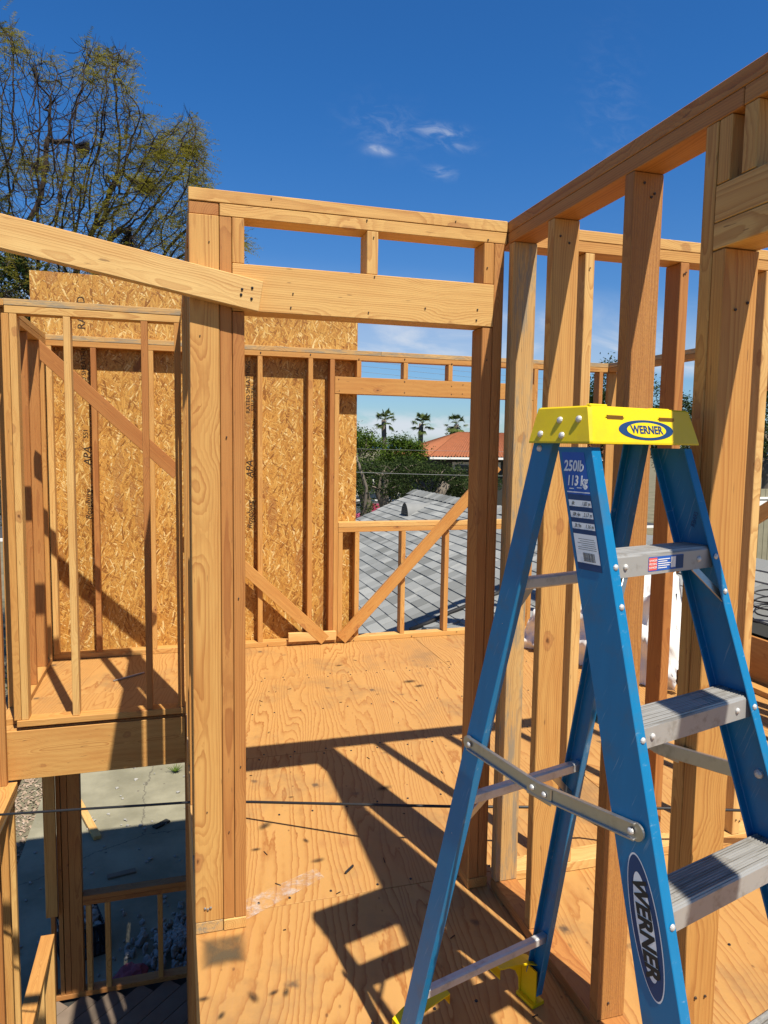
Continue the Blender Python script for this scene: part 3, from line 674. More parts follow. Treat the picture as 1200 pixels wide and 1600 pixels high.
# ------------------------------------------------------------------ STEP LADDER
LO = (.8729, 1.3306); TH = .2695
Fb = lambda z: .5943+(.0766-.5943)*z/1.66
Wd = lambda z: .2457+(.1463-.2457)*z/1.66
Rb = lambda z: .4199+(.053-.4199)*z/1.66
Vd = lambda z: .2372+(.1438-.2372)*z/1.66
lad = thing('step_ladder', 'blue fibreglass step ladder with yellow top cap standing open at right', 'step ladder', (LO[0], LO[1], 0), (0, 0, TH))
def LP(a, b_, z): return Vector((a, -b_, z))
def rail(name, side, halfw, off, sgn, depth, fl, z0, z1, th=.004, rear=False):
    """C channel opening inward. sgn=+1 front rails (outer face toward +b), -1 rear rails"""
    V, F = [], []; zs = [z0+(z1-z0)*i/8 for i in range(9)]
    for z in zs:
        w = side*halfw(z); ins = -side
        bo = off(z) if not rear else -off(z)
        bi = bo-depth if not rear else bo+depth
        s = 1 if not rear else -1
        prof = [(w+ins*fl, bo), (w, bo), (w, bi), (w+ins*fl, bi), (w+ins*fl, bi+s*th), (w+ins*th, bi+s*th), (w+ins*th, bo-s*th), (w+ins*fl, bo-s*th)]
        V += [LP(a, b_, z) for a, b_ in prof]
    n = 8
    for i in range(len(zs)-1):
        for j in range(n):
            j2 = (j+1) % n; F.append((i*n+j, i*n+j2, (i+1)*n+j2, (i+1)*n+j))
    def capf(o_): F.extend([(o_+0, o_+1, o_+6, o_+7), (o_+1, o_+2, o_+5, o_+6), (o_+2, o_+3, o_+4, o_+5)])
    capf(0); capf((len(zs)-1)*n)
    me = raw(V, F); bm = bmesh.new(); bm.from_mesh(me); bmesh.ops.recalc_face_normals(bm, faces=bm.faces)
    bmesh.ops.bevel(bm, geom=[e for e in bm.edges if abs(e.verts[0].co.z-e.verts[1].co.z) > .05], offset=.0012, segments=1, affect='EDGES'); bm.to_mesh(me); bm.free()
    return link(name, me, lad, BLUE)
frL = rail('front_rail', -1, Wd, Fb, 1, .087, .024, .02, 1.602); frR = rail('front_rail', 1, Wd, Fb, 1, .087, .024, .02, 1.602)
reL = rail('rear_rail', -1, Vd, Rb, -1, .055, .022, .03, 1.615, rear=True); reR = rail('rear_rail', 1, Vd, Rb, -1, .055, .022, .03, 1.615, rear=True)
frR['label'] = 'front rail on the shaded far side'
riv = dome_mesh(.0062, .75)
def rivet(parent, p, n, s=1.):
    o = link('rivet', riv, parent, ALU); o.scale = (s, s, s); o.rotation_euler = Vector(n).to_track_quat('Z', 'Y').to_euler(); o.location = p; return o
# steps
def step(z, i):
    w = Wd(z)-.006; b1 = Fb(z)-.0045; b0 = Fb(z)-.081; h = .042; t_ = .0025
    V = []; F = []
    # ribbed top profile across b
    prof = [(b1, z-h), (b1, z-.004), (b1-.002, z-.0005)]
    nb = 13
    for j in range(nb):
        bb = b1-.004-(b1-b0-.008)*j/(nb-1)
        prof += [(bb, z-.0005), (bb-.0012, z+.0022), (bb-.0030, z+.0022), (bb-.0042, z-.0005)] if j < nb-1 else [(bb, z-.0005)]
    prof += [(b0, z-.004), (b0, z-.030), (b0+t_, z-.030), (b0+t_, z-.006), (b1-t_, z-.006), (b1-t_, z-h+t_), (b1-.012, z-h+t_), (b1-.012, z-h)]
    n = len(prof)
    for a in (-w, w): V += [LP(a, p[0], p[1]) for p in prof]
    for j in range(n): j2 = (j+1) % n; F.append((j, j2, n+j2, n+j))
    me = raw(V, F); s_ = link('step', me, lad, TREAD)
    return s_
steps = []
for i, z in enumerate((1.402, 1.112, .827, .540, .250)):
    s_ = step(z, i); steps.append(s_)
    for sd in (-1, 1):
        rivet(frL if sd < 0 else frR, LP(sd*(Wd(z)-.0125), Fb(z-.018)+.0008, z-.018), (0, -1, 0))
        if i < 2: rivet(s_, LP(sd*(Wd(z)-.052), Fb(z)-.004, z-.022), (0, -1, 0))
for z in (1.315,):
    for sd in (-1, 1): rivet(frL if sd < 0 else frR, LP(sd*(Wd(z)-.0125), Fb(z)+.0008, z), (0, -1, 0))
# corner braces under the steps
for z, sds in ((1.402, (-1, 1)), (.250, (-1, 1))):
    for sd in sds:
        p0 = LP(sd*(Wd(z)-.055), Fb(z)-.03, z-.008); p1 = LP(sd*(Wd(z-.09)-.006), Fb(z-.09)-.012, z-.09)
        mb = board('corner_brace', lad, lad.matrix_world @ p0, lad.matrix_world @ p1, .018, .003, STEEL, (0, -1, 0), .0005)
lad_mw = Matrix.Translation((LO[0], LO[1], 0)) @ Matrix.Rotation(TH, 4, 'Z')
def lboard(name, p0, p1, w, th, mat, nrm, bev=.0006, parent=None, **kw):
    o = board(name, None, p0, p1, w, th, mat, nrm, bev, **kw); M = o.matrix_world.copy(); o.parent = parent or lad
    o.matrix_local = M; return o
for o in [c for c in lad.children if c.name.startswith('corner_brace')]: bpy.data.objects.remove(o)
for z in (1.402, .250):
    for sd in (-1, 1):
        lboard('corner_brace', LP(sd*(Wd(z)-.060), Fb(z)-.010, z-.040), LP(sd*(Wd(z-.10)-.006), Fb(z-.10)-.010, z-.105), .014, .004, STEEL, (0, -1, 0))
# top cap
def capmesh():
    bm = bmesh.new()
    def ringpts(w, bf, bk, z, ch): return [(-w+ch, -bf, z), (w-ch, -bf, z), (w, -bf+ch, z), (w, -bk-ch, z), (w-ch, -bk, z), (-w+ch, -bk, z), (-w, -bk-ch, z), (-w, -bf+ch, z)]
    rings = [ringpts(.1585, .100, -.061, 1.612, .004), ringpts(.162, .105, -.065, 1.609, .004), ringpts(.162, .105, -.065, 1.6125, .004), ringpts(.1495, .0865, -.0560, 1.6775, .006), ringpts(.1465, .0835, -.053, 1.6805, .008), ringpts(.135, .072, -.043, 1.6790, .008), ringpts(.130, .066, -.038, 1.6745, .006)]
    vr = [[bm.verts.new(p) for p in r_] for r_ in rings]
    for a_, c_ in zip(vr, vr[1:]):
        for j in range(8): bm.faces.new((a_[j], a_[(j+1) % 8], c_[(j+1) % 8], c_[j]))
    bm.faces.new(vr[-1]); bm.faces.new(vr[0][::-1])
    bmesh.ops.recalc_face_normals(bm, faces=bm.faces)
    return mesh_of(bm)
SLOT_SHADE = plain('slot_shade_brown', (.16, .075, .004), .7)  # brown paints the shade inside the cap slots, drawn as raised strips
cap = link('top_cap', capmesh(), lad, YELLOW)
lboard('cap_lip', LP(-.146, .0785, 1.6805), LP(-.098, .0785, 1.6805), .012, .007, YELLOW, (0, 0, 1), .002, cap)
lboard('cap_lip', LP(.030, .0785, 1.6800), LP(.085, .0785, 1.6800), .012, .004, YELLOW, (0, 0, 1), .0015, cap)
for a0, a1 in ((-.112, -.060), (.040, .092)):
    bmn = bmesh.new(); vs = bm_box(bmn, a0, a1, -.0932, -.084, 1.6560, 1.6635); bmesh.ops.bevel(bmn, geom=[e for e in bmn.edges if abs(e.verts[0].co.y-e.verts[1].co.y) > .003], offset=.004, segments=3, affect='EDGES')
    for v in bmn.verts: v.co.y += (v.co.z-1.66)*-.0*1
    link('tool_slot', mesh_of(bmn), cap, DIRTY if False else SLOT_SHADE)
nface = Vector((0, -1, .29)).normalized(); upf = Vector((0, .28, .96)).normalized()
def on_cap(b_off, z): return -(.105-(z-1.6125)*(.105-.0865)/.065) - b_off
def ellipse(rx, ry, n=48):
    return raw([(rx*cos(2*pi*i/n), ry*sin(2*pi*i/n), 0) for i in range(n)], [tuple(range(n))])
def lens(rx, ry, n=28):
    pts = [(rx*math.cos(t_), ry*math.sin(t_)**1.0 * (1-.12*abs(math.cos(t_))), 0) for t_ in [2*pi*i/n for i in range(n)]]
    return raw(pts, [tuple(range(n))])
zc_ = 1.637
place(link('logo_oval', ellipse(.081, .0205), None, NAVY), (0, on_cap(.0006, zc_), zc_), (1, 0, 0), upf, cap)
place(link('logo_oval', ellipse(.058, .0155), None, YELLOW), (0, on_cap(.0011, zc_), zc_), (1, 0, 0), upf, cap)
place(link('lettering', text_mesh('WERNER', .0225, 'CENTER', 0, .0006, 1.02, 1.02), None, NAVY), (0, on_cap(.0017, zc_), zc_), (1, 0, 0), upf, cap)
for b_, z_ in ((-.031, 1.627), (.016, 1.654), (.065, 1.655), (.028, 1.624)):
    tt = (z_-1.6125)/.065; aa = -.162+tt*.0125
    rivet(cap, LP(aa-.0005, b_, z_), (-1, 0, .19), 1.15)
    rivet(cap, LP(-aa+.0005, b_, z_), (1, 0, .19), 1.15)
rivet(reL, LP(-.1475, -.045, 1.598), (-1, 0, 0), 1.1)
# rear crossbars
for z in (1.308, .782, .222):
    w = Vd(z)-.002
    lboard('rear_crossbar', LP(-w, -Rb(z)+.030, z), LP(w, -Rb(z)+.030, z), .026, .022, ALU, (0, -1, 0), .004)
lboard('rear_brace', LP(-Vd(1.25)+.004, -Rb(1.25)+.025, 1.215), LP(-Vd(1.3)+.07, -Rb(1.3)+.025, 1.300), .016, .003, STEEL, (0, -1, 0))
lboard('rear_brace', LP(Vd(.7)-.004, -Rb(.7)+.025, .690), LP(Vd(.78)-.09, -Rb(.78)+.025, .775), .016, .003, STEEL, (0, -1, 0))
lboard('rear_brace', LP(-Vd(.7)+.004, -Rb(.7)+.025, .690), LP(-Vd(.78)+.09, -Rb(.78)+.025, .775), .016, .003, STEEL, (0, -1, 0))
# spreaders: two hinged arms each side
def spreader(sd):
    e = link('spreader', None, lad)
    xr = sd*(Vd(.93)+.006); xf = sd*(Wd(.945)+.006)
    pr_ = LP(xr, -Rb(.93)+.027, .930); pf_ = LP(xf, .264, .944)
    if sd < 0: hz = LP(-.192, .032, .918)
    else: hz = LP(.192, .032, .918)
    for (a_, c_, kk) in ((pr_, hz, 0), (pf_, hz, 1)):
        d = (c_-a_).normalized(); a2 = a_-d*.008; c2 = c_+d*.012
        ob = lboard('spreader_arm', a2, c2, .032, .004, STEEL, (sd, 0, 0), .0015, e)
        lboard('arm_lip', a2+Vector((sd*.003, 0, .014)), c2+Vector((sd*.003, 0, .014)), .004, .008, STEEL, (sd, 0, 0), .0008, e)
        lboard('arm_lip', a2+Vector((sd*.003, 0, -.014)), c2+Vector((sd*.003, 0, -.014)), .004, .008, STEEL, (sd, 0, 0), .0008, e)
        rivet(e, a_+Vector((sd*.005, 0, 0)), (sd, 0, 0), 1.1)
        bmd = bmesh.new(); bmesh.ops.create_cone(bmd, cap_ends=True, segments=20, radius1=.0162, radius2=.0162, depth=.0042, matrix=Matrix.Rotation(pi/2, 4, 'Y')); link('arm_end', mesh_of(bmd), e, STEEL, a2)
    for off in (-.012, .022): rivet(e, hz+Vector((sd*.007, -off, -off*.02)), (sd, 0, 0), 1.0)
    lboard('hinge_plate', hz+Vector((sd*.004, .03, 0)), hz+Vector((sd*.004, -.04, 0)), .038, .004, STEEL, (sd, 0, 0), .002, e)
spreader(-1); spreader(1)
# bolts inside far rail
rivet(frR, LP(Wd(.955)-.0045, .262, .955), (-1, 0, 0), 1.6)
# feet
def foot(sd, rear):
    bm = bmesh.new()
    if rear:
        z1 = .16; w0 = sd*(Vd(.0)); b0 = -Rb(0)
        # plate on the inner web, sole and a brace arm reaching up to the crossbar
        bm_box(bm, -.040, .004, -.006, .064, 0, .010)
        bm_box(bm, -.0265, -.0225, .0, .060, .010, .105)
        pr = [(-.002, .105), (-.002, .010), (-.030, .010), (-.034, .050), (-.048, .078), (-.080, .100), (-.150, .122), (-.150, .150), (-.085, .138), (-.035, .122)]
        f1 = [bm.verts.new((x_, -.006, z_)) for x_, z_ in pr]; f2 = [bm.verts.new((x_, -.002, z_)) for x_, z_ in pr]
        bm.faces.new(f1); bm.faces.new(f2[::-1])
        for q in range(len(pr)): bm.faces.new((f1[q], f2[q], f2[(q+1) % len(pr)], f1[(q+1) % len(pr)]))
        up = pr[6:]+pr[:1]
        g = [[bm.verts.new((x_, yy_, z_+dz_)) for x_, z_ in up] for yy_, dz_ in ((-.006, 0), (.046, 0), (.046, .004), (-.006, .004))]
        for a_, c_ in ((0, 1), (1, 2), (2, 3), (3, 0)):
            for q in range(len(up)-1): bm.faces.new((g[a_][q], g[c_][q], g[c_][q+1], g[a_][q+1]))
        bm.normal_update()
        for v in bm.verts:
            v.co.x = (v.co.x if sd > 0 else -v.co.x) + w0; v.co.y = -b0 - v.co.y
    else:
        bm_box(bm, -.030, .003, -.004, .095, 0, .012); bm_box(bm, -.004, .003, -.002, .092, .01, .09)
        for v in bm.verts: v.co.x = (v.co.x if sd > 0 else -v.co.x)+sd*Wd(0); v.co.y = -Fb(0)+v.co.y
    bmesh.ops.recalc_face_normals(bm, faces=bm.faces)
    return link('foot', mesh_of(bm), lad, YELLOW)
for sd in (-1, 1): foot(sd, True); foot(sd, False)
# labels on the near rail's outer web
def web(b_, z, out=.0006): return Vector((-Wd(z)-out, -b_, z))
def webquad(bfr0, bfr1, z0, z1, out, name, mat, parent):
    """patch on web between b offsets from the front corner"""
    V = [web(Fb(z0)-bfr1, z0, out), web(Fb(z0)-bfr0, z0, out), web(Fb(z1)-bfr0, z1, out), web(Fb(z1)-bfr1, z1, out)]
    o = link(name, raw(V, [(0, 1, 2, 3)]), parent, mat); return o
lab = webquad(.020, .078, 1.372, 1.592, .0006, 'weight_label', LBLUE, frL)
def webtext(body, size, bfr, z, mat, out=.0016, xs=1., shear=0., align='CENTER', tilt=.06, vertical=False, parent=None, name='lettering', off=0.):
    me = text_mesh(body, size, align, shear, off, 1., xs); o = link(name, me, None, mat)
    X = (web(Fb(z)-bfr+.05, z) - web(Fb(z)-bfr, z)); Zu = (web(Fb(z+.1)-bfr, z+.1)-web(Fb(z)-bfr, z))
    if vertical: X, Yv = -Zu, X
    else: Yv = Zu
    place(o, web(Fb(z)-bfr, z, out), X, Yv, parent or lab); return o
webtext('250lb', .029, .050, 1.565, WHITEP, xs=.78, off=.0007); webtext('113 kg', .027, .047, 1.537, WHITEP, xs=.72, off=.0007)
webquad(.020, .078, 1.515, 1.517, .0010, 'rule_line', WHITEP, lab)
for a_, z_ in ((.065, 1.523), (.045, 1.525), (.030, 1.527)): webquad(a_-.006, a_+.006, z_-.0015, z_+.0005, .0010, 'fine_print', WHITEP, lab)
webquad(.020, .078, 1.372, 1.512, .0009, 'label_panel', NAVY, lab)
for z0, z1, t1, t2 in ((1.489, 1.501, '6ft', '1.83 m'), (1.468, 1.480, '10ft 4in', '3.17 m'), (1.447, 1.459, '3ft 9in', '1.16 m')):
    webquad(.021, .077, z0, z1, .0012, 'label_panel', WHITEP, lab)
    webtext(t1, .0105, .066 if len(t1) < 4 else .062, (z0+z1)/2, BLACKP, xs=.62); webtext(t2, .0105, .033, (z0+z1)/2, BLACKP, xs=.7)
webquad(.021, .077, 1.385, 1.438, .0012, 'label_panel', WHITEP, lab)
bmn = bmesh.new()
def addq(bfr0, bfr1, z0, z1, out=.0017):
    vs = [bmn.verts.new(p) for p in (web(Fb(z0)-bfr1, z0, out), web(Fb(z0)-bfr0, z0, out), web(Fb(z1)-bfr0, z1, out), web(Fb(z1)-bfr1, z1, out))]; bmn.faces.new(vs)
rr = random.Random(5); bq = .032
while bq < .060:
    w_ = rr.choice((.0005, .0008, .0012, .0016)); addq(bq, bq+w_, 1.388, 1.404); bq += w_+rr.choice((.0006, .0009))
for i in range(6): addq(.024+rr.uniform(0, .004), .066+rr.uniform(-.006, .004), 1.4095+i*.0038, 1.4103+i*.0038)
link('barcode', mesh_of(bmn), lab, BLACKP)
# oval logo
def weboval(hb, hz, zc, bfr, out, mat, name):
    n = 56; V = []
    for i in range(n):
        t_ = 2*pi*i/n; z = zc+hz*sin(t_); V.append(web(Fb(z)-bfr+hb*cos(t_), z, out))
    return link(name, raw(V, [tuple(range(n))]), frL, mat)
ZO = .792
weboval(.0305, .112, ZO, .0445, .0006, WHITEP, 'logo_oval'); weboval(.0285, .109, ZO, .0445, .0010, NAVY, 'logo_oval'); weboval(.0185, .083, ZO, .0445, .0014, WHITEP, 'logo_oval')
webtext('WERNER', .0385, .0445, ZO, BLACKP, .0019, 1.02, .25, 'CENTER', vertical=True, parent=frL, off=.0016)
# step sticker
s0 = steps[0]; zf = 1.402
def stepq(a0, a1, z0, z1, out, mat, name='sticker'):
    b_ = Fb(zf)-.0045+out; return link(name, raw([LP(a0, b_, z0), LP(a1, b_, z0), LP(a1, b_, z1), LP(a0, b_, z1)], [(0, 1, 2, 3)]), s0, mat)
stepq(-.045, .060, 1.366, 1.394, .0004, LBLUE); stepq(-.044, -.020, 1.368, 1.392, .0008, REDP); stepq(.022, .036, 1.370, 1.391, .0008, WHITEP)
stepq(.037, .060, 1.367, 1.393, .0008, NAVY)
for i in range(5): stepq(-.017, .010+.008*((i*7) % 3), 1.3705+i*.0042, 1.3722+i*.0042, .0008, WHITEP, 'fine_print')
for i, tx in enumerate(('DANGER', 'PELIGRO', 'DANGER')):
    place(link('lettering', text_mesh(tx, .0058, 'CENTER'), None, WHITEP), LP(-.032, Fb(zf)-.0045+.0012, 1.3865-i*.0068), (1, 0, 0), (0, 0, 1), s0)
place(link('lettering', text_mesh('WERNER', .014, 'CENTER', 0, 0, 1, .8), None, NAVY), Vector((Wd(1.46)-.0045, -(Fb(1.46)-.03), 1.46)), (0, .25, -1), (0, 1, .25), frR)

# ------------------------------------------------------------------ poly sheeting heap
def heap():
    from mathutils import noise as N
    V, F = [], []; nu, nv = 90, 46
    for i in range(nu):
        for j in range(nv):
            u = i/(nu-1); v = j/(nv-1)*pi
            path = Vector((2.84+.55*u, 5.25-1.2*u, 0)); side = Vector((.83, .56, 0))
            hgt = (.36+.42*u)*min(1, 6*u+.35)*min(1, 6*(1-u)+.3); rad = .20+.12*u
            p = path + side*(-cos(v)*rad) + Vector((0, 0, (sin(v)**.7)*hgt))
            q = p*5.5; r1 = 1-abs(N.noise(q*1.0)); r2 = 1-abs(N.noise(q*2.3+Vector((3, 1, 2)))); r3 = N.noise(p*1.8)
            dsp = (r1**3)*.09+(r2**4)*.04+r3*.09-.05
            nrm = (side*(-cos(v))+Vector((0, 0, sin(v)))).normalized(); p = p+nrm*dsp; p.z = max(p.z, .004)
            V.append(p)
    for i in range(nu-1):
        for j in range(nv-1): F.append((i*nv+j, (i+1)*nv+j, (i+1)*nv+j+1, i*nv+j+1))
    me = raw(V, F); me.shade_smooth(); return me
tag(link('plastic_sheeting', heap(), None, PLASTIC), 'crumpled heap of white plastic sheeting on the floor of the far right room', 'plastic sheet')

# ------------------------------------------------------------------ neighbour's shingled roof
RX, RZ, RS, RYE = 4.62, .695, .44, 13.57
ang = math.atan(RS)
nh = thing('neighbour_house', 'single storey house with pale grey shingled gable roof beyond the window', 'house')
bm = bmesh.new(); bm_box(bm, 1.0, 8.2, 6.2, RYE-.35, -3.2, -1.0); link('wall', mesh_of(bm), nh, STUCCO)
roof = link('roof', raw([(.55, 5.80, RZ-RS*(RX-.55)), (.55, RYE, RZ-RS*(RX-.55)), (RX, RYE, RZ), (RX, 5.80, RZ), (3.83, 5.80, RZ-RS*(RX-3.83)), (3.83, -2, RZ-RS*(RX-3.83)), (RX, -2, RZ), (8.7, -2, RZ-RS*4.08), (8.7, RYE, RZ-RS*4.08),
                        (.55, RYE, RZ-RS*(RX-.55)-.12), (RX, RYE, RZ-.12), (8.7, RYE, RZ-RS*4.08-.12)],
                       [(0, 3, 2, 1), (4, 5, 6, 3), (6, 7, 8, 2, 3), (1, 2, 10, 9), (2, 8, 11, 10)]), nh, DARKW)
EXP_ = .136; rs = random.Random(11)
cells = []
for i in range(30):
    xk = RX-(i+1)*EXP_
    yv = (5.82 if xk < 3.83 else 1.5) - rs.uniform(0, .25)
    while yv < RYE-.02:
        w = rs.choice((.11, .14, .18, .24, .31)); y1 = min(yv+w, RYE)
        if max(yv, 5.82 if xk < 3.83 else 1.5) < y1-.04: cells.append((xk, max(yv, 5.82 if xk < 3.83 else 1.5), y1, i, rs.uniform(0, 1)))
        yv += w
CAMP = Vector((0, 0, CAMH))
def inview(c):
    x_, y0_, y1_ = c[0]+.07, c[1], c[2]; ym = (y0_+y1_)/2
    if ym <= 5.9: return False
    t_ = 5.65/ym; xw = x_*t_
    return 1.26 < xw < 2.5
def shing_verts(c):
    xk, y0_, y1_, i, r_ = c; h = .001+.008*r_; g = .002
    L = EXP_+.03; zb = lambda xx: RZ-RS*(RX-xx)
    lo = [(xk, y0_+g, zb(xk)+.004), (xk, y1_-g, zb(xk)+.004), (xk+L, y1_-g, zb(xk+L)+.001), (xk+L, y0_+g, zb(xk+L)+.001)]
    hi = [(xk, y0_+g, zb(xk)+.004+h+.008), (xk, y1_-g, zb(xk)+.004+h+.008), (xk+L, y1_-g, zb(xk+L)+.003), (xk+L, y0_+g, zb(xk+L)+.003)]
    return lo+hi
FB = [(3, 2, 1, 0), (4, 5, 6, 7), (0, 1, 5, 4), (1, 2, 6, 5), (2, 3, 7, 6), (3, 0, 4, 7)]
vis = sorted([c for c in cells if inview(c)], key=lambda c: c[1]**2+c[0]**2)[:300]; vs_ = set(map(id, vis))
for c in vis:
    o = link('shingle', raw(shing_verts(c), [f[::-1] for f in FB] if False else FB), roof, SHING)
V, F = [], []
for c in cells:
    if id(c) in vs_: continue
    n0 = len(V); V += shing_verts(c); F += [tuple(n0+i for i in f) for f in FB]
o = link('shingle_field', raw(V, F), roof, SHINGF); o['kind'] = 'stuff'
yv = -1.5; k_i = 0
while yv < RYE:
    a_ = .17; dz = .012
    V = [(RX-.16, yv, RZ-RS*.16+.012), (RX, yv, RZ+.028), (RX+.16, yv, RZ-RS*.16+.012), (RX-.16, yv+.24, RZ-RS*.16+.030), (RX, yv+.24, RZ+.050), (RX+.16, yv+.24, RZ-RS*.16+.030),
         (RX-.16, yv+.24, RZ-RS*.16+.005), (RX, yv+.24, RZ+.02), (RX+.16, yv+.24, RZ-RS*.16+.005)]
    if yv > 5: link('ridge_shingle', raw([(v[0], 2*yv+.24-v[1], v[2]) for v in V], [(0, 1, 4, 3), (1, 2, 5, 4), (3, 4, 7, 6), (4, 5, 8, 7)]), roof, SHING)
    yv += .20
# half round vent
def vent():
    V, F = [], []; n = 16; R_, Hh = .20, .24
    base = []
    for i in range(n+1):
        t_ = pi*i/n; base.append((R_*cos(t_), Hh*sin(t_)))
    for y_, z_ in base: V.append((0, y_, z_))
    for y_, z_ in base: V.append((.10, y_*.95, z_*.93+.02))
    V.append((.62, 0, .235))
    for i in range(n): F += [(i, i+1, n+2+i, n+1+i), (n+1+i, n+2+i, 2*n+2)]
    return raw(V, F)
d_ = cf + cr*((632-600)/1130) + cu*((800-806)/1130)
tt = (RZ-RS*RX-CAMH)/(d_.z-RS*d_.x); vp = Vector((0, 0, CAMH))+d_*tt
ve = link('roof_vent', None, nh); ve.location = (vp.x, vp.y, vp.z-.01)
link('vent_hood', vent(), ve, TIN, smooth=True)
n = 20; link('vent_mouth', raw([(.004, .175*cos(pi*i/n), .01+.205*sin(pi*i/n)) for i in range(n+1)], [tuple(range(n+1))]), ve, BLACKP)
bm = bmesh.new()
for i in range(5):
    z_ = .03+i*.038; h_ = .175*sqrt(max(.02, 1-(z_/.215)**2)); bm_box(bm, -.012, .002, -h_, h_, z_, z_+.006)
link('vent_louvre', mesh_of(bm), ve, BLACKR)
# hoses / cables lying on that roof
def on_roof(px, py, lift=.02):
    d_ = cf + cr*((px-600)/1130) + cu*((800-py)/1130); tt = (RZ-RS*RX-CAMH)/(d_.z-RS*d_.x); p = Vector((0, 0, CAMH))+d_*tt; p.z += lift; return p
tag(link('hose', tube_mesh([on_roof(640, 988), on_roof(668, 977), on_roof(700, 962), on_roof(735, 948), on_roof(790, 925)], .028, 8), None, BLACKR, smooth=True), 'thick black hose lying on the grey shingle roof', 'hose')
tag(link('hose', tube_mesh([on_roof(660, 984, .01), on_roof(690, 982, .01), on_roof(712, 975, .01), on_roof(760, 955, .01)], .015, 8), None, TIN, smooth=True), 'thin grey conduit beside the black hose on the roof', 'conduit')
coil = []
for i in range(60):
    t_ = i/59*2*pi*2.6; coil.append((4.05+.10*cos(t_)*(1+.15*sin(3*t_)), 4.0+.17*sin(t_)+.06*i/59, RZ-RS*(RX-4.05-.1*cos(t_))+.03+.002*i))
tag(link('cable_coil', tube_mesh(coil, .006, 6), None, BLACKR, smooth=True), 'loose coil of black cable on the shingles at the right edge', 'cable')

# ------------------------------------------------------------------ things down in the yard
tag(board('scrap_stick', None, (-1.28, 10.0, -3.17), (-.93, 8.95, -3.17), .09, .045, 'y', (0, 0, 1)), 'short orange stick of lumber lying on the sunlit concrete', 'lumber offcut')
tag(board('white_board', None, (-2.55, 9.6, -3.1), (-2.05, 8.0, -3.12), .09, .06, WHITEW, (0, 0, 1)), 'long white trim board lying at the edge of the patio', 'board')
tag(board('white_board', None, (-3.0, 9.1, -3.16), (-2.3, 9.45, -3.16), .09, .03, WHITEW, (0, 0, 1)), 'short white board crossing the longer one on the leaf litter', 'board')
tag(board('black_board', None, (-2.35, 9.4, -3.14), (-1.82, 7.7, -3.15), .10, .05, BLACKP, (0, 0, 1)), 'black trim board beside the long white board', 'board')
V, F = [], []; rg = random.Random(4)
for i in range(16000):
    c = Vector((rg.uniform(-6, -1.76), rg.uniform(7.2, 14), -3.215)); s = rg.uniform(.008, .028)
    n0 = len(V); q = Euler((rg.uniform(-.6, .6), rg.uniform(-.6, .6), rg.uniform(0, 6))).to_matrix()
    for p in ((-1, -.5, 0), (1, -.5, 0), (1, .5, 0), (-1, .5, 0)): V.append(c+q@Vector(p)*s)
    F.append((n0, n0+1, n0+2, n0+3))
o = link('leaf_litter', raw(V, F), None, GRAVELM); o['kind'] = 'stuff'; o['label'] = 'brown leaf litter and gravel beside the patio'; o['category'] = 'leaf litter'
def stone(r, rg):
    bm = bmesh.new(); bmesh.ops.create_icosphere(bm, subdivisions=1, radius=r)
    for v in bm.verts: v.co *= rg.uniform(.65, 1.25); v.co.z *= .6
    return mesh_of(bm)
stn = [stone(.05, rg) for i in range(5)]
bm = bmesh.new()
for i in range(420):
    r_ = abs(rg.gauss(0, .42)); a_ = rg.uniform(0, 2*pi)
    c = Vector((.02+r_*cos(a_)*.9, 6.75+r_*sin(a_)*.8, -3.19+max(0, .12-.2*r_))); me = rg.choice(stn)
    b2 = bmesh.new(); b2.from_mesh(me); s = rg.uniform(.3, 1.1)
    bmesh.ops.transform(b2, verts=b2.verts, matrix=Matrix.Translation(c) @ Euler((rg.random()*6, rg.random()*6, rg.random()*6)).to_matrix().to_4x4() @ Matrix.Scale(s, 4))
    tm = bpy.data.meshes.new('t'); b2.to_mesh(tm); bm.from_mesh(tm); b2.free(); bpy.data.meshes.remove(tm)
o = link('rubble_pile', mesh_of(bm), None, ROCK); tag(o, 'heap of broken concrete rubble on the shaded patio', 'rubble', kind='stuff')
bm = bmesh.new()
for i in range(160):
    c = Vector((rg.uniform(-1.6, 1.6), rg.uniform(6.2, 12.), -3.19)); s = rg.uniform(.12, .6)
    b2 = bmesh.new(); b2.from_mesh(rg.choice(stn)); bmesh.ops.transform(b2, verts=b2.verts, matrix=Matrix.Translation(c) @ Matrix.Scale(s, 4))
    tm = bpy.data.meshes.new('t'); b2.to_mesh(tm); bm.from_mesh(tm); b2.free(); bpy.data.meshes.remove(tm)
o = link('scattered_stones', mesh_of(bm), None, ROCK); tag(o, 'small stones and chips scattered over the concrete patio', 'stones', kind='stuff')
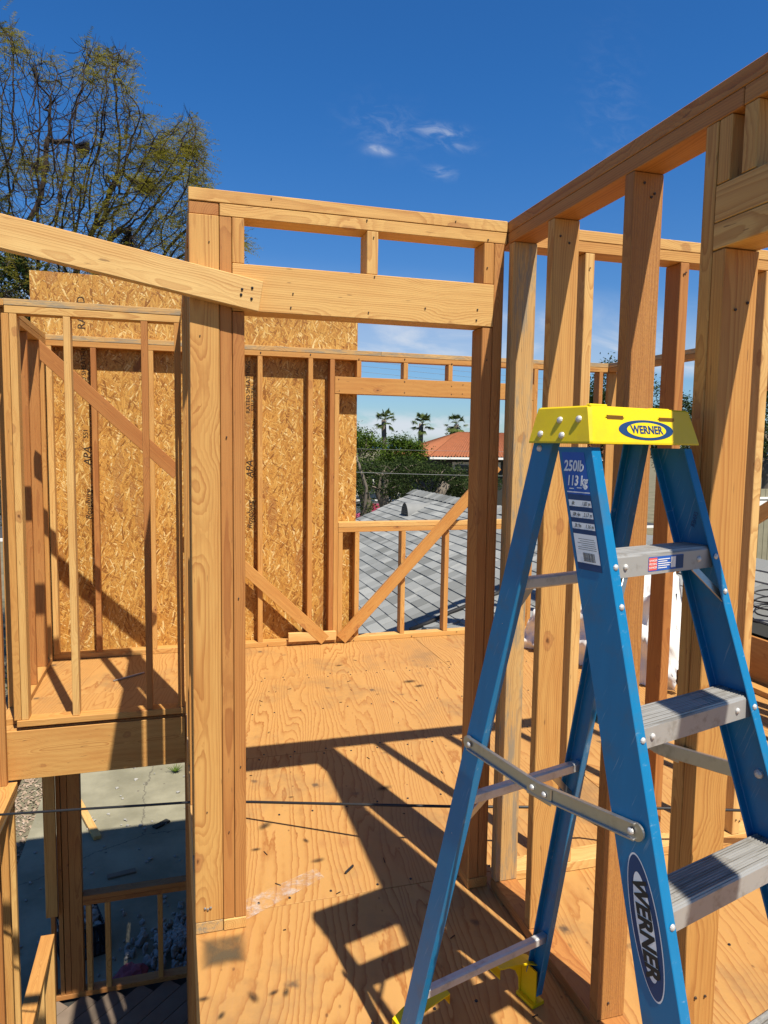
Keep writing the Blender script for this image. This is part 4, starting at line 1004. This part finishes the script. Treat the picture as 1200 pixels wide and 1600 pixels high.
for (cx_, cy_, nm, lb) in ((-.90, 6.98, 'crate', 'black plastic crate full of rubble standing on the shaded patio'),):
    cr_ = thing(nm, lb, 'crate', (cx_, cy_, -3.2), (0, 0, .3))
    bm = bmesh.new(); s = .19
    bm_box(bm, -s, s, -s, s, 0, .02)
    for (x0, x1, y0, y1) in ((-s, s, -s, -s+.012), (-s, s, s-.012, s), (-s, -s+.012, -s, s), (s-.012, s, -s, s)):
        bm_box(bm, x0, x1, y0, y1, .26, .30); bm_box(bm, x0, x1, y0, y1, .12, .14)
    for i in range(9):
        t_ = -s+i*(2*s)/8
        for w_ in (-s+.004, s-.004): bm_box(bm, t_-.008, t_+.008, w_-.006, w_+.006, 0, .30); bm_box(bm, w_-.006, w_+.006, t_-.008, t_+.008, 0, .30)
    link('basket', mesh_of(bm), cr_, BLACKR)
    bm = bmesh.new()
    for i in range(26):
        b2 = bmesh.new(); b2.from_mesh(rg.choice(stn)); bmesh.ops.transform(b2, verts=b2.verts, matrix=Matrix.Translation((rg.uniform(-.15, .15), rg.uniform(-.15, .15), .27+rg.uniform(-.03, .07))) @ Matrix.Scale(rg.uniform(.7, 1.4), 4))
        tm = bpy.data.meshes.new('t'); b2.to_mesh(tm); bm.from_mesh(tm); b2.free(); bpy.data.meshes.remove(tm)
    o = link('rubble_fill', mesh_of(bm), cr_, ROCK); o['kind'] = 'stuff'
from mathutils import noise as MN
def crumple(r, seed):
    bm = bmesh.new(); bmesh.ops.create_icosphere(bm, subdivisions=3, radius=r)
    for v in bm.verts: v.co *= 1+.5*MN.noise(v.co*(3/r*.5)+Vector((seed, 0, 0))); v.co.z *= .5
    return mesh_of(bm)
tag(link('plastic_bag', crumple(.10, 2), None, plain('blue_bag', (.03, .12, .50), .4), (.32, 6.95, -3.15)), 'small crumpled blue bag on the rubble', 'bag')
tag(link('cloth_rag', crumple(.13, 5), None, plain('red_rag', (.30, .07, .09), .9), (-.42, 6.42, -3.14)), 'crumpled dull red rag beside the rubble', 'rag')
for i_, (x_, y_, L_, a_, kk) in enumerate(((.30, 9.35, .16, .5, BLACKP), (-.28, 9.05, .22, .7, DARKW), (.62, 9.7, .25, 2.2, OLDPLANK), (-.75, 8.1, .3, .2, OLDPLANK), (.15, 7.9, .2, 1.7, OLDPLANK), (-1.2, 7.5, .35, 1.1, OLDPLANK), (-.1, 6.2, .5, .1, DARKW))):
    tag(board('scrap_piece', None, (x_, y_, -3.185), (x_+L_*cos(a_), y_+L_*sin(a_), -3.185), .08, .02, kk, (0, 0, 1)),
        ('small black scrap in the shade just right of the shadow edge', 'black tile scrap near the middle of the slab shadow', 'grey plank piece at the right of the slab', 'short grey plank left of the bright streak', 'grey wood scrap in front of the rubble', 'longer grey plank near the black crate', 'dark board lying before the rubble heap')[i_], 'scrap')
# weeds in the slab crack
def tuft(loc, n, h, seed):
    r_ = random.Random(seed); V, F = [], []
    for i in range(n):
        a_ = r_.uniform(0, 2*pi); l = r_.uniform(.5, 1)*h; n0 = len(V); dx, dy = cos(a_), sin(a_)
        V += [Vector((-dy*.008, dx*.008, 0)), Vector((dy*.008, -dx*.008, 0)), Vector((dx*l*.7, dy*l*.7, l*.5))]; F.append((n0, n0+1, n0+2))
    return link('weed_tuft', raw(V, F), None, LEAF_G, loc)
tag(tuft((-.02, 10.6, -3.2), 46, .22, 1), 'larger green weed tuft growing in the slab crack', 'weed')
tag(tuft((.23, 11.1, -3.2), 34, .16, 2), 'smaller green weed tuft further along the slab crack', 'weed')
# black tool bag standing inside the lower window
tb = thing('tool_bag', 'dark bag with grey panel standing behind the lower window studs', 'bag', (-.60, 5.85, -3.2))
link('bag_body', crumple(.16, 9), tb, BLACKR, (0, 0, .20)); link('bag_side', crumple(.11, 4), tb, TIN, (.05, -.1, .45))

# ------------------------------------------------------------------ trees
def grow(attr, root, seed, step=.28, infl=1.6, kill=.42, iters=150, trunk=None, wob=.2):
    """space colonisation skeleton; returns nodes, parents"""
    rg = np.random.default_rng(seed); nodes = [np.array(p, float) for p in trunk]; par = [-1]+list(range(len(trunk)-1))
    A_ = np.array(attr); best_i = np.zeros(len(A_), int); best_d = np.full(len(A_), 1e9); start = 0
    for it in range(iters):
        N = np.array(nodes[start:])
        if len(N):
            d = ((A_[:, None, :]-N[None, :, :])**2).sum(2); j = d.argmin(1); dm = np.sqrt(d[np.arange(len(A_)), j])
            upd = dm < best_d; best_d[upd] = dm[upd]; best_i[upd] = j[upd]+start
        start = len(nodes)
        keep = best_d > kill; A_, best_d, best_i = A_[keep], best_d[keep], best_i[keep]
        if not len(A_): break
        act = best_d < infl*(3 if it < 12 else 1)
        if not act.any(): break
        grp = {}
        for a_, bi in zip(A_[act], best_i[act]): grp.setdefault(bi, []).append(a_)
        added = 0
        for bi, lst in grp.items():
            v = sum(((a_-nodes[bi])/np.linalg.norm(a_-nodes[bi]) for a_ in lst)); v = v/(np.linalg.norm(v)+1e-6)+rg.normal(0, wob, 3); v /= np.linalg.norm(v)
            q = nodes[bi]+v*step
            nodes.append(q); par.append(bi); added += 1
        if not added: break
    return np.array(nodes), np.array(par)
def skeleton_mesh(nodes, par, tip=.006, ex=2.3, rmax=.3, rmin_sides=.03):
    n = len(nodes); acc = np.zeros(n); child = np.zeros(n, int)
    for i in range(n-1, 0, -1):
        if acc[i] == 0: acc[i] = tip**ex
        acc[par[i]] += acc[i]; child[par[i]] += 1
    rad = np.minimum(acc**(1/ex), rmax)
    V, F = [], []
    for i in range(1, n):
        p = par[i]; a_, b_ = Vector(nodes[p]), Vector(nodes[i]); d = (b_-a_); L = d.length
        if L < 1e-5: continue
        d /= L; s = 6 if rad[i] > .04 else (4 if rad[i] > .015 else 3)
        r = Vector((0, 0, 1)) if abs(d.z) < .9 else Vector((1, 0, 0)); u = d.cross(r).normalized(); w = d.cross(u)
        r0 = min(rad[p], rad[i]*1.35); r1 = rad[i]; n0 = len(V)
        r0, r1 = float(r0), float(r1)
        for (c, rr_) in ((a_-d*r0*.3, r0), (b_+d*r1*.3, r1)):
            for j in range(s): t_ = 2*pi*j/s; V.append(c+(u*cos(t_)+w*sin(t_))*float(rr_))
        for j in range(s): F.append((n0+j, n0+(j+1) % s, n0+s+(j+1) % s, n0+s+j))
    return V, F, rad, child
def inpoly(x, y, P):
    c = False
    for i in range(len(P)):
        x1, y1 = P[i]; x2, y2 = P[i-1]
        if (y1 > y) != (y2 > y) and x < (x2-x1)*(y-y1)/(y2-y1)+x1: c = not c
    return c
def split_trunk(name_p, V, F, parent, mat): return link(name_p, raw(V, F), parent, mat)

# big half bare tree behind the sheathed wall, crown outline in metres at 15 m
TY = 15.0
def at(px, py, Y=TY): return aim(px, py, Y)
outl = [(-260, 120), (-160, 30), (-60, 25), (0, 45), (18, 28), (45, 60), (62, 90), (78, 75), (98, 140), (118, 95), (122, 72), (150, 70), (178, 72), (205, 90), (216, 118), (200, 140), (205, 165), (235, 168), (248, 200), (272, 200), (288, 178), (308, 190), (316, 215), (325, 235), (318, 262), (328, 285), (328, 330), (360, 362), (388, 380), (370, 398), (335, 380), (325, 430), (200, 520), (-260, 540)]
OW = [(p.x, p.z) for p in (at(*q) for q in outl)]
xs_ = [p[0] for p in OW]; zs_ = [p[1] for p in OW]
rg = random.Random(21); attr = []
while len(attr) < 6000:
    x_, z_ = rg.uniform(min(xs_), max(xs_)), rg.uniform(min(zs_), max(zs_))
    if inpoly(x_, z_, OW): yd = rg.gauss(0, 1.0); attr.append((x_*(1+yd/TY), TY+yd, CAMH+(z_-CAMH)*(1+yd/TY)))
tb0 = at(85, 470); base = (tb0.x, TY, -3.2)
trunk = [(base[0]+.25*sin(i*.7), TY, -3.2+i*.5) for i in range(0, 15) if -3.2+i*.5 < tb0.z]
nodes, par = grow(attr, base, 5, step=.13, infl=1.2, kill=.15, iters=220, trunk=trunk, wob=.10)
jt = thing('jacaranda_tree', 'tall half bare tree with feathery yellow green leaves behind the upper left', 'tree')
V, F, rad, child = skeleton_mesh(nodes, par, .0060, 2.68, .22)
# upturned bare twigs on the tips
tips = [i for i in range(len(nodes)) if child[i] == 0]
rgn = np.random.default_rng(8)
tw = []
for i in tips:
    d = nodes[i]-nodes[par[i]]; d /= np.linalg.norm(d)+1e-9
    for q in range(2):
        p = nodes[i].copy(); dd = d+rgn.normal(0, .35, 3)
        for s in range(3):
            dd = dd+np.array([.02, 0, .22]); dd /= np.linalg.norm(dd); p2 = p+dd*.085; tw.append((p, p2, .0045-.0012*s)); p = p2
for a_, b_, r_ in tw:
    a_, b_ = Vector(a_), Vector(b_); d = (b_-a_).normalized(); u = d.cross(Vector((0, 1, .1))).normalized(); w = d.cross(u); n0 = len(V)
    for c in (a_, b_):
        for j in range(3): t_ = 2*pi*j/3; V.append(c+(u*cos(t_)+w*sin(t_))*float(r_))
    for j in range(3): F.append((n0+j, n0+(j+1) % 3, n0+3+(j+1) % 3, n0+3+j))
nt = len(trunk)
link('branches', raw(V, F), jt, BARK)
link('trunk', tube_mesh([(p[0], p[1], p[2]) for p in trunk], [.30-.010*i for i in range(len(trunk))], 10), jt, BARK, smooth=True)
V, F = [], []; rg = random.Random(33)
left_bare = at(95, 150)
for i in tips + [i for i in range(len(nodes)) if child[i] == 1 and i % 3 == 0 and rad[i] < .03]:
    p = Vector(nodes[i]); pr0 = MN.noise(p*.85+Vector((7, 0, 3)))
    scr = (p.x*TY/p.y, CAMH+(p.z-CAMH)*TY/p.y)
    dens = .42+2.8*pr0
    if scr[1] > left_bare.z-1.2 and scr[0] < left_bare.x+.4: dens -= .75
    if scr[1] < at(0, 380).z: dens += .15
    if scr[0] > at(150, 200).x: dens += .38
    if rg.random() > dens: continue
    for c in range(6):
        # a frond: a bent rachis with many small leaflets blown to the right
        o_ = p+Vector((rg.gauss(0, .09), rg.gauss(0, .09), rg.gauss(0, .08))); dr = Vector((rg.uniform(.1, 1.), rg.uniform(-.7, .7), rg.uniform(-.35, .55))).normalized()
        L = rg.uniform(.20, .40)
        for s in range(9):
            q = o_+dr*(L*s/9)+Vector((0, 0, -.10*(s/9)**2)); sd = dr.cross(Vector((rg.uniform(-.4, .4), rg.uniform(-.4, .4), 1))).normalized()
            for sg in (-1, 1):
                l = .062*(1-.5*s/9); n0 = len(V); tip = q+sd*sg*l+dr*.022+Vector((0, 0, -.008)); V += [q, q+dr*.014, tip]; F.append((n0, n0+1, n0+2))
link('leaves', raw(V, F), jt, LEAF_J)
print('jac nodes', len(nodes), 'leaf tris', len(F))

def leafy(name, label, base, crown_c, crown_r, seed, leafmat=LEAF_G, nleaf=9000, ls=.13, bark=BARKG, rtr=.22, group='leafy trees beyond the roof', gaps=.0, twist=1.):
    """tree with twisting trunk, limbs and a crown of leaf clumps on the skeleton"""
    rg = random.Random(seed); r3 = Vector(crown_r); cc = Vector(crown_c); at_ = []
    lobes = [(cc+Vector((rg.uniform(-.75, .75)*r3.x, rg.uniform(-.6, .6)*r3.y, rg.uniform(-.45, .75)*r3.z)), rg.uniform(.32, .55)) for i in range(9)]
    while len(at_) < 420:
        l, s = rg.choice(lobes); v = Vector((rg.gauss(0, 1), rg.gauss(0, 1), rg.gauss(0, 1))).normalized()*rg.random()**.4
        p = l+Vector((v.x*r3.x*s, v.y*r3.y*s, v.z*r3.z*s)); at_.append(tuple(p))
    bz = Vector(base); h = (cc.z-r3.z*.6)-bz.z; n = max(3, int(h/.5))
    tk = [(bz.x+.22*twist*sin(i*1.1+seed), bz.y+.2*twist*sin(i*.8), bz.z+h*i/(n-1)) for i in range(n)]
    nodes, par = grow(at_, base, seed, .42, 3.0, .6, 90, tk)
    V, F, rad, child = skeleton_mesh(nodes, par, .018, 2.2, rtr)
    t_ = thing(name, label, 'tree', group=group)
    link('limbs', raw(V, F), t_, bark); link('trunk', tube_mesh(tk, [rtr*(1.1-.3*i/n) for i in range(n)], 9), t_, bark, smooth=True)
    tips = [i for i in range(len(nodes)) if child[i] == 0 or (child[i] == 1 and rad[i] < .05)]
    # leaf quads scattered round the tips at random tilts
    V, F = [], []
    for q in range(nleaf):
        i = rg.choice(tips); p = Vector(nodes[i])+Vector((rg.gauss(0, 1), rg.gauss(0, 1), rg.gauss(0, .8)))*.19
        s = ls*rg.uniform(.5, 1.2); e = Euler((rg.uniform(-1, 1), rg.uniform(-1, 1), rg.uniform(0, 6.3))).to_matrix(); n0 = len(V)
        for c in ((-.45, 0, 0), (0, -.22, 0), (.55, 0, .05), (0, .22, 0)): V.append(p+e@Vector(c)*s)
        F.append((n0, n0+1, n0+2, n0+3))
    link('leaves', raw(V, F), t_, leafmat)
    return t_
G = -3.2
def cr_at(px, py, Y): p = at(px, py, Y); return (p.x, Y, p.z)
leafy('leafy_tree', 'bright green round tree directly beyond the middle of the window', (at(628, 700, 26).x, 26, G), cr_at(626, 714, 26), (1.05, 1.3, .74), 3, LEAF_G, 9000, ls=.12)
leafy('leafy_tree', 'green tree partly hidden by the strand board edge', (at(566, 700, 25).x, 25, G), cr_at(566, 706, 25), (.9, 1.2, .95), 4, LEAF_G, 7000, ls=.12)
leafy('leafy_tree', 'dark twisted olive tree with grey trunk left of the roof ridge', (at(604, 800, 22).x, 22, G), cr_at(598, 747, 22), (1.5, 1.3, .55), 5, LEAF_D, 7000, twist=1.7, rtr=.2, ls=.10)
leafy('leafy_tree', 'dark olive tree right above the roof ridge', (at(690, 800, 23).x, 23, G), cr_at(678, 740, 23), (1.4, 1.3, .50), 6, LEAF_D, 6500, twist=1.6, rtr=.2, ls=.10)
leafy('leafy_tree', 'grey green tree below the tiled roof', (at(728, 800, 24).x, 24, G), cr_at(728, 758, 24), (1.2, 1.2, .55), 7, LEAF_D, 6000, ls=.10)
leafy('leafy_tree', 'thin tall shrub just past the strand board with sparse top', (at(560, 700, 20).x, 20, G), cr_at(560, 680, 20), (.32, .4, .45), 8, LEAF_D, 900, rtr=.05, ls=.10)
leafy('leafy_tree', 'large dusky green tree seen between the far right studs', (at(985, 700, 20).x, 20, G), (at(985, 620, 20).x, 20, at(985, 640, 20).z), (2.2, 1.8, 1.9), 12, LEAF_D, 15000, ls=.11, group='trees behind the right rooms')
leafy('leafy_tree', 'dark tree at the far right edge beyond the last stud', (at(1190, 700, 17).x, 17, G), (at(1195, 640, 17).x, 17, at(1190, 665, 17).z), (2.3, 1.8, 1.5), 13, LEAF_D, 14000, ls=.11, group='trees behind the right rooms')
leafy('leafy_tree', 'low dark tree behind the ladder top between the studs', (at(1080, 700, 21).x, 21, G), (at(1085, 680, 21).x, 21, at(1085, 690, 21).z), (2.4, 1.8, 1.6), 14, LEAF_D, 13000, ls=.11, group='trees behind the right rooms')
leafy('leafy_tree', 'bushy tree behind the near right wall left part', (at(868, 700, 22).x, 22, G), (at(868, 660, 22).x, 22, at(868, 680, 22).z), (1.1, 1.6, 1.6), 15, LEAF_G, 8000, ls=.11, group='trees behind the right rooms')
leafy('leafy_tree', 'dark green conifer low behind the left room corner', (at(10, 500, 13).x, 14, G), (at(-5, 470, 14).x, 14, at(0, 450, 14).z), (1.1, 1.1, .9), 16, LEAF_D, 6000, ls=.10, group='trees at left')
leafy('leafy_tree', 'distant green treetops below the ocean line', (at(640, 700, 60).x, 60, G), (at(625, 760, 60).x, 60, -1.0), (9, 3, 2.0), 17, LEAF_D, 9000, ls=.35)

# palms
def palm(px, py_c, Y, r, seed, label):
    rg = random.Random(seed); c = at(px, py_c, Y); base = Vector((c.x, Y, G))
    t_ = thing('palm_tree', label, 'palm tree', group='fan palms on the skyline')
    n = 8; link('trunk', tube_mesh([(c.x+.12*sin(i*.5+seed), Y, G+(c.z-G)*i/(n-1)) for i in range(n)], [.26-.012*i for i in range(n)], 8), t_, BARKG, smooth=True)
    V, F = [], []
    for k_ in range(24):
        az = rg.uniform(0, 2*pi); el = rg.uniform(-.75, 1.35); d = Vector((cos(az)*cos(el), sin(az)*cos(el), sin(el))); L = r*rg.uniform(.42, .58)
        s = c+Vector((0, 0, .0)); e = s+d*L; e.z -= .10*r*(1-sin(el))
        n0 = len(V); w = d.cross(Vector((0, 0, 1))).normalized()*.018; V += [s-w, s+w, e+w, e-w]; F.append((n0, n0+1, n0+2, n0+3))
        up = d.cross(w).normalized(); wn = w.normalized()
        for j in range(15):
            a_ = (j-7)/7*1.25; dd = d*cos(a_)+wn*sin(a_); tip = e+dd*r*.50*(1-.12*abs(a_)); tip.z -= .16*r*abs(a_)+.10*r*(rg.random()); n0 = len(V)
            q = (dd.cross(up)).normalized()*.034
            mid = e+dd*r*.25+q; mid2 = e+dd*r*.25-q
            V += [e, mid, tip, mid2]; F.append((n0, n0+1, n0+2, n0+3))
    link('fronds', raw(V, F), t_, LEAF_P); return t_
palm(602, 656, 52, 1.0, 1, 'leftmost fan palm rising behind the bright green tree')
palm(660, 662, 50, 1.0, 2, 'middle fan palm standing alone against the cloud')
palm(713, 663, 50, 1.0, 3, 'taller fan palm of the pair above the tiled roof')
palm(704, 681, 58, .62, 4, 'smaller fan palm of the pair above the tiled roof')

# ------------------------------------------------------------------ buildings beyond
ht = thing('tiled_house', 'building with orange clay tile roof and dark wall beyond the trees', 'house')
pe = at(672, 714, 38); pr1 = at(737, 684, 40)
x0, x1 = pe.x, pe.x+14; ze = pe.z; zr = ze+1.45
V = [(x0, 38, ze), (x1, 38, ze), (x1, 46, ze), (x0, 46, ze), (x0+3.3, 42, zr), (x1-3.3, 42, zr)]
def tiled(P0, P1, Q1, Q0, nrow):
    """corrugated patch between eave P0-P1 and ridge Q0-Q1"""
    P0, P1, Q1, Q0 = map(Vector, (P0, P1, Q1, Q0)); L = (P1-P0).length; n = int(L/.09); Vv, Ff = [], []
    for i in range(n+1):
        u = i/n; nrm = (P1-P0).cross(Q0-P0).normalized(); hh = .04*(1+cos(i*pi))
        for j in range(nrow+1):
            v = j/nrow; Vv.append((P0.lerp(P1, u)).lerp(Q0.lerp(Q1, u), v)+nrm*(hh*(1 if (Q0-Q1).length > .1 or v < .9 else 0)))
    for i in range(n):
        for j in range(nrow): a_ = i*(nrow+1)+j; Ff.append((a_, a_+nrow+1, a_+nrow+2, a_+1))
    return raw(Vv, Ff)
rf = link('roof', None, ht)
link('tile_slope', tiled(V[0], V[1], V[5], V[4], 14), rf, TILE); link('tile_slope', tiled(V[3], V[0], V[4], V[4], 14), rf, TILE)
link('tile_slope', tiled(V[2], V[3], V[4], V[5], 6), rf, TILE)
bm = bmesh.new(); bm_box(bm, x0-.05, x1, 37.9, 38.05, ze-.12, ze-.002); link('gutter', mesh_of(bm), rf, PALEW)
bm = bmesh.new(); bm_box(bm, x0+.7, x1-.7, 38.7, 45.3, G, ze-.02); link('wall', mesh_of(bm), ht, DARKW)
bm = bmesh.new(); bm_box(bm, x0+1.6, x0+4.6, 38.64, 38.72, ze-.75, ze-.28); link('window_frame', mesh_of(bm), ht, STUCCO)
bm = bmesh.new(); bm_box(bm, x0+1.75, x0+4.4, 38.60, 38.65, ze-.70, ze-.45); link('window', mesh_of(bm), ht, BLACKP)
wb = thing('far_building', 'small pale house glimpsed through the olive trees', 'house', (at(585, 740, 66).x, 66, G))
bm = bmesh.new(); bm_box(bm, -4, 4, -3, 3, 0, 2.4); link('wall', mesh_of(bm), wb, PALEW)
bm = bmesh.new(); vs = bm_box(bm, -4.4, 4.4, -3.4, 3.4, 2.4, 3.2)
for v in vs:
    if v.co.z > 2.9: v.co.y *= .08
link('roof', mesh_of(bm), wb, DARKW)
for i in range(3):
    bm = bmesh.new(); bm_box(bm, -3+i*2.2, -2+i*2.2, -3.05, -2.98, .9, 1.9); link('window', mesh_of(bm), wb, DARKW)
def car(px, py, Y, mat, label):
    c = at(px, py, Y); t_ = thing('parked_car', label, 'car', (c.x, Y, G), (0, 0, .15), 'parked cars beyond the trees')
    pr = [(-2.1, .35), (-2.15, .75), (-1.2, .9), (-.7, 1.38), (.8, 1.40), (1.4, .95), (2.1, .85), (2.15, .35)]
    bm = bmesh.new(); a_ = [bm.verts.new((x_, -.85, z_)) for x_, z_ in pr]; b_ = [bm.verts.new((x_, .85, z_)) for x_, z_ in pr]
    bm.faces.new(a_); bm.faces.new(b_[::-1])
    for j in range(len(pr)): bm.faces.new((a_[j], b_[j], b_[(j+1) % 8], a_[(j+1) % 8]))
    bmesh.ops.recalc_face_normals(bm, faces=bm.faces); bmesh.ops.bevel(bm, geom=bm.edges[:], offset=.05, segments=2, affect='EDGES')
    link('body', mesh_of(bm), t_, mat)
    bm = bmesh.new(); vs = [bm.verts.new(p) for p in ((-1.05, -.86, .92), (-.66, -.86, 1.30), (.76, -.86, 1.32), (1.2, -.86, .95))]; bm.faces.new(vs); link('side_window', mesh_of(bm), t_, BLACKP)
    for wx in (-1.35, 1.35):
        bm = bmesh.new(); bmesh.ops.create_cone(bm, cap_ends=True, segments=18, radius1=.33, radius2=.33, depth=.22, matrix=Matrix.Translation((wx, -.8, .33)) @ Matrix.Rotation(pi/2, 4, 'X')); link('wheel', mesh_of(bm), t_, BLACKR)
car(648, 760, 44, plain('white_car_paint', (.75, .75, .75), .3), 'white parked car glimpsed beyond the olive tree trunks')
car(607, 775, 40, plain('red_flower_paint', (.35, .03, .04), .3), 'red flowers, shaped as a dark red car, low behind the left olive trunk')  # car shape stands in for a patch of red flowers
# fence and shed roof at the right edge
fc = thing('board_fence', 'olive board fence beyond the far right window bay', 'fence')
p0 = at(1160, 764, 14); p1 = at(1290, 764, 14)
for i in range(14):
    xa = p0.x+i*.15; link('fence_board', box_mesh(.14, .02, 1.9, .002), fc, TAN, (xa, 14, p0.z-.95))
link('fence_cap', box_mesh(2.2, .08, .05, .003), fc, WHITEW, (p0.x+1.0, 13.97, p0.z-.22))
link('fence_rail', box_mesh(2.2, .05, .12, .003), fc, WHITEW, (p0.x+1.0, 13.96, p0.z-.34))
link('fence_rail', box_mesh(2.2, .05, .07, .003), fc, OLDPLANK, (p0.x+1.0, 13.955, p0.z-.46))

# ------------------------------------------------------------------ overhead wires
WIREM = plain('grey_wire', (.16, .165, .17), .6)
def wire(pts, Y, r, label):
    P = [at(*p, Y) for p in pts]; P2 = []
    for i in range(25):
        u = i/24; P2.append(P[0].lerp(P[-1], u)+Vector((0, 0, -0.25*4*u*(1-u)*.2)))
    tag(link('overhead_wire', tube_mesh(P2, r*.55, 5), None, WIREM), label, 'wire', 'overhead wires')
wire([(430, 549), (960, 602)], 30, .011, 'topmost thin pale wire crossing the sky behind the far header')
wire([(430, 557), (960, 610)], 30, .011, 'second thin pale wire crossing the sky behind the far header')
wire([(430, 566), (960, 619)], 30, .011, 'third thin pale wire crossing the sky behind the far header')
wire([(430, 697), (960, 706)], 18, .007, 'single thin wire crossing in front of the green trees')
wire([(430, 733), (960, 745)], 17.5, .012, 'lowest dark cable crossing in front of the olive trunks')
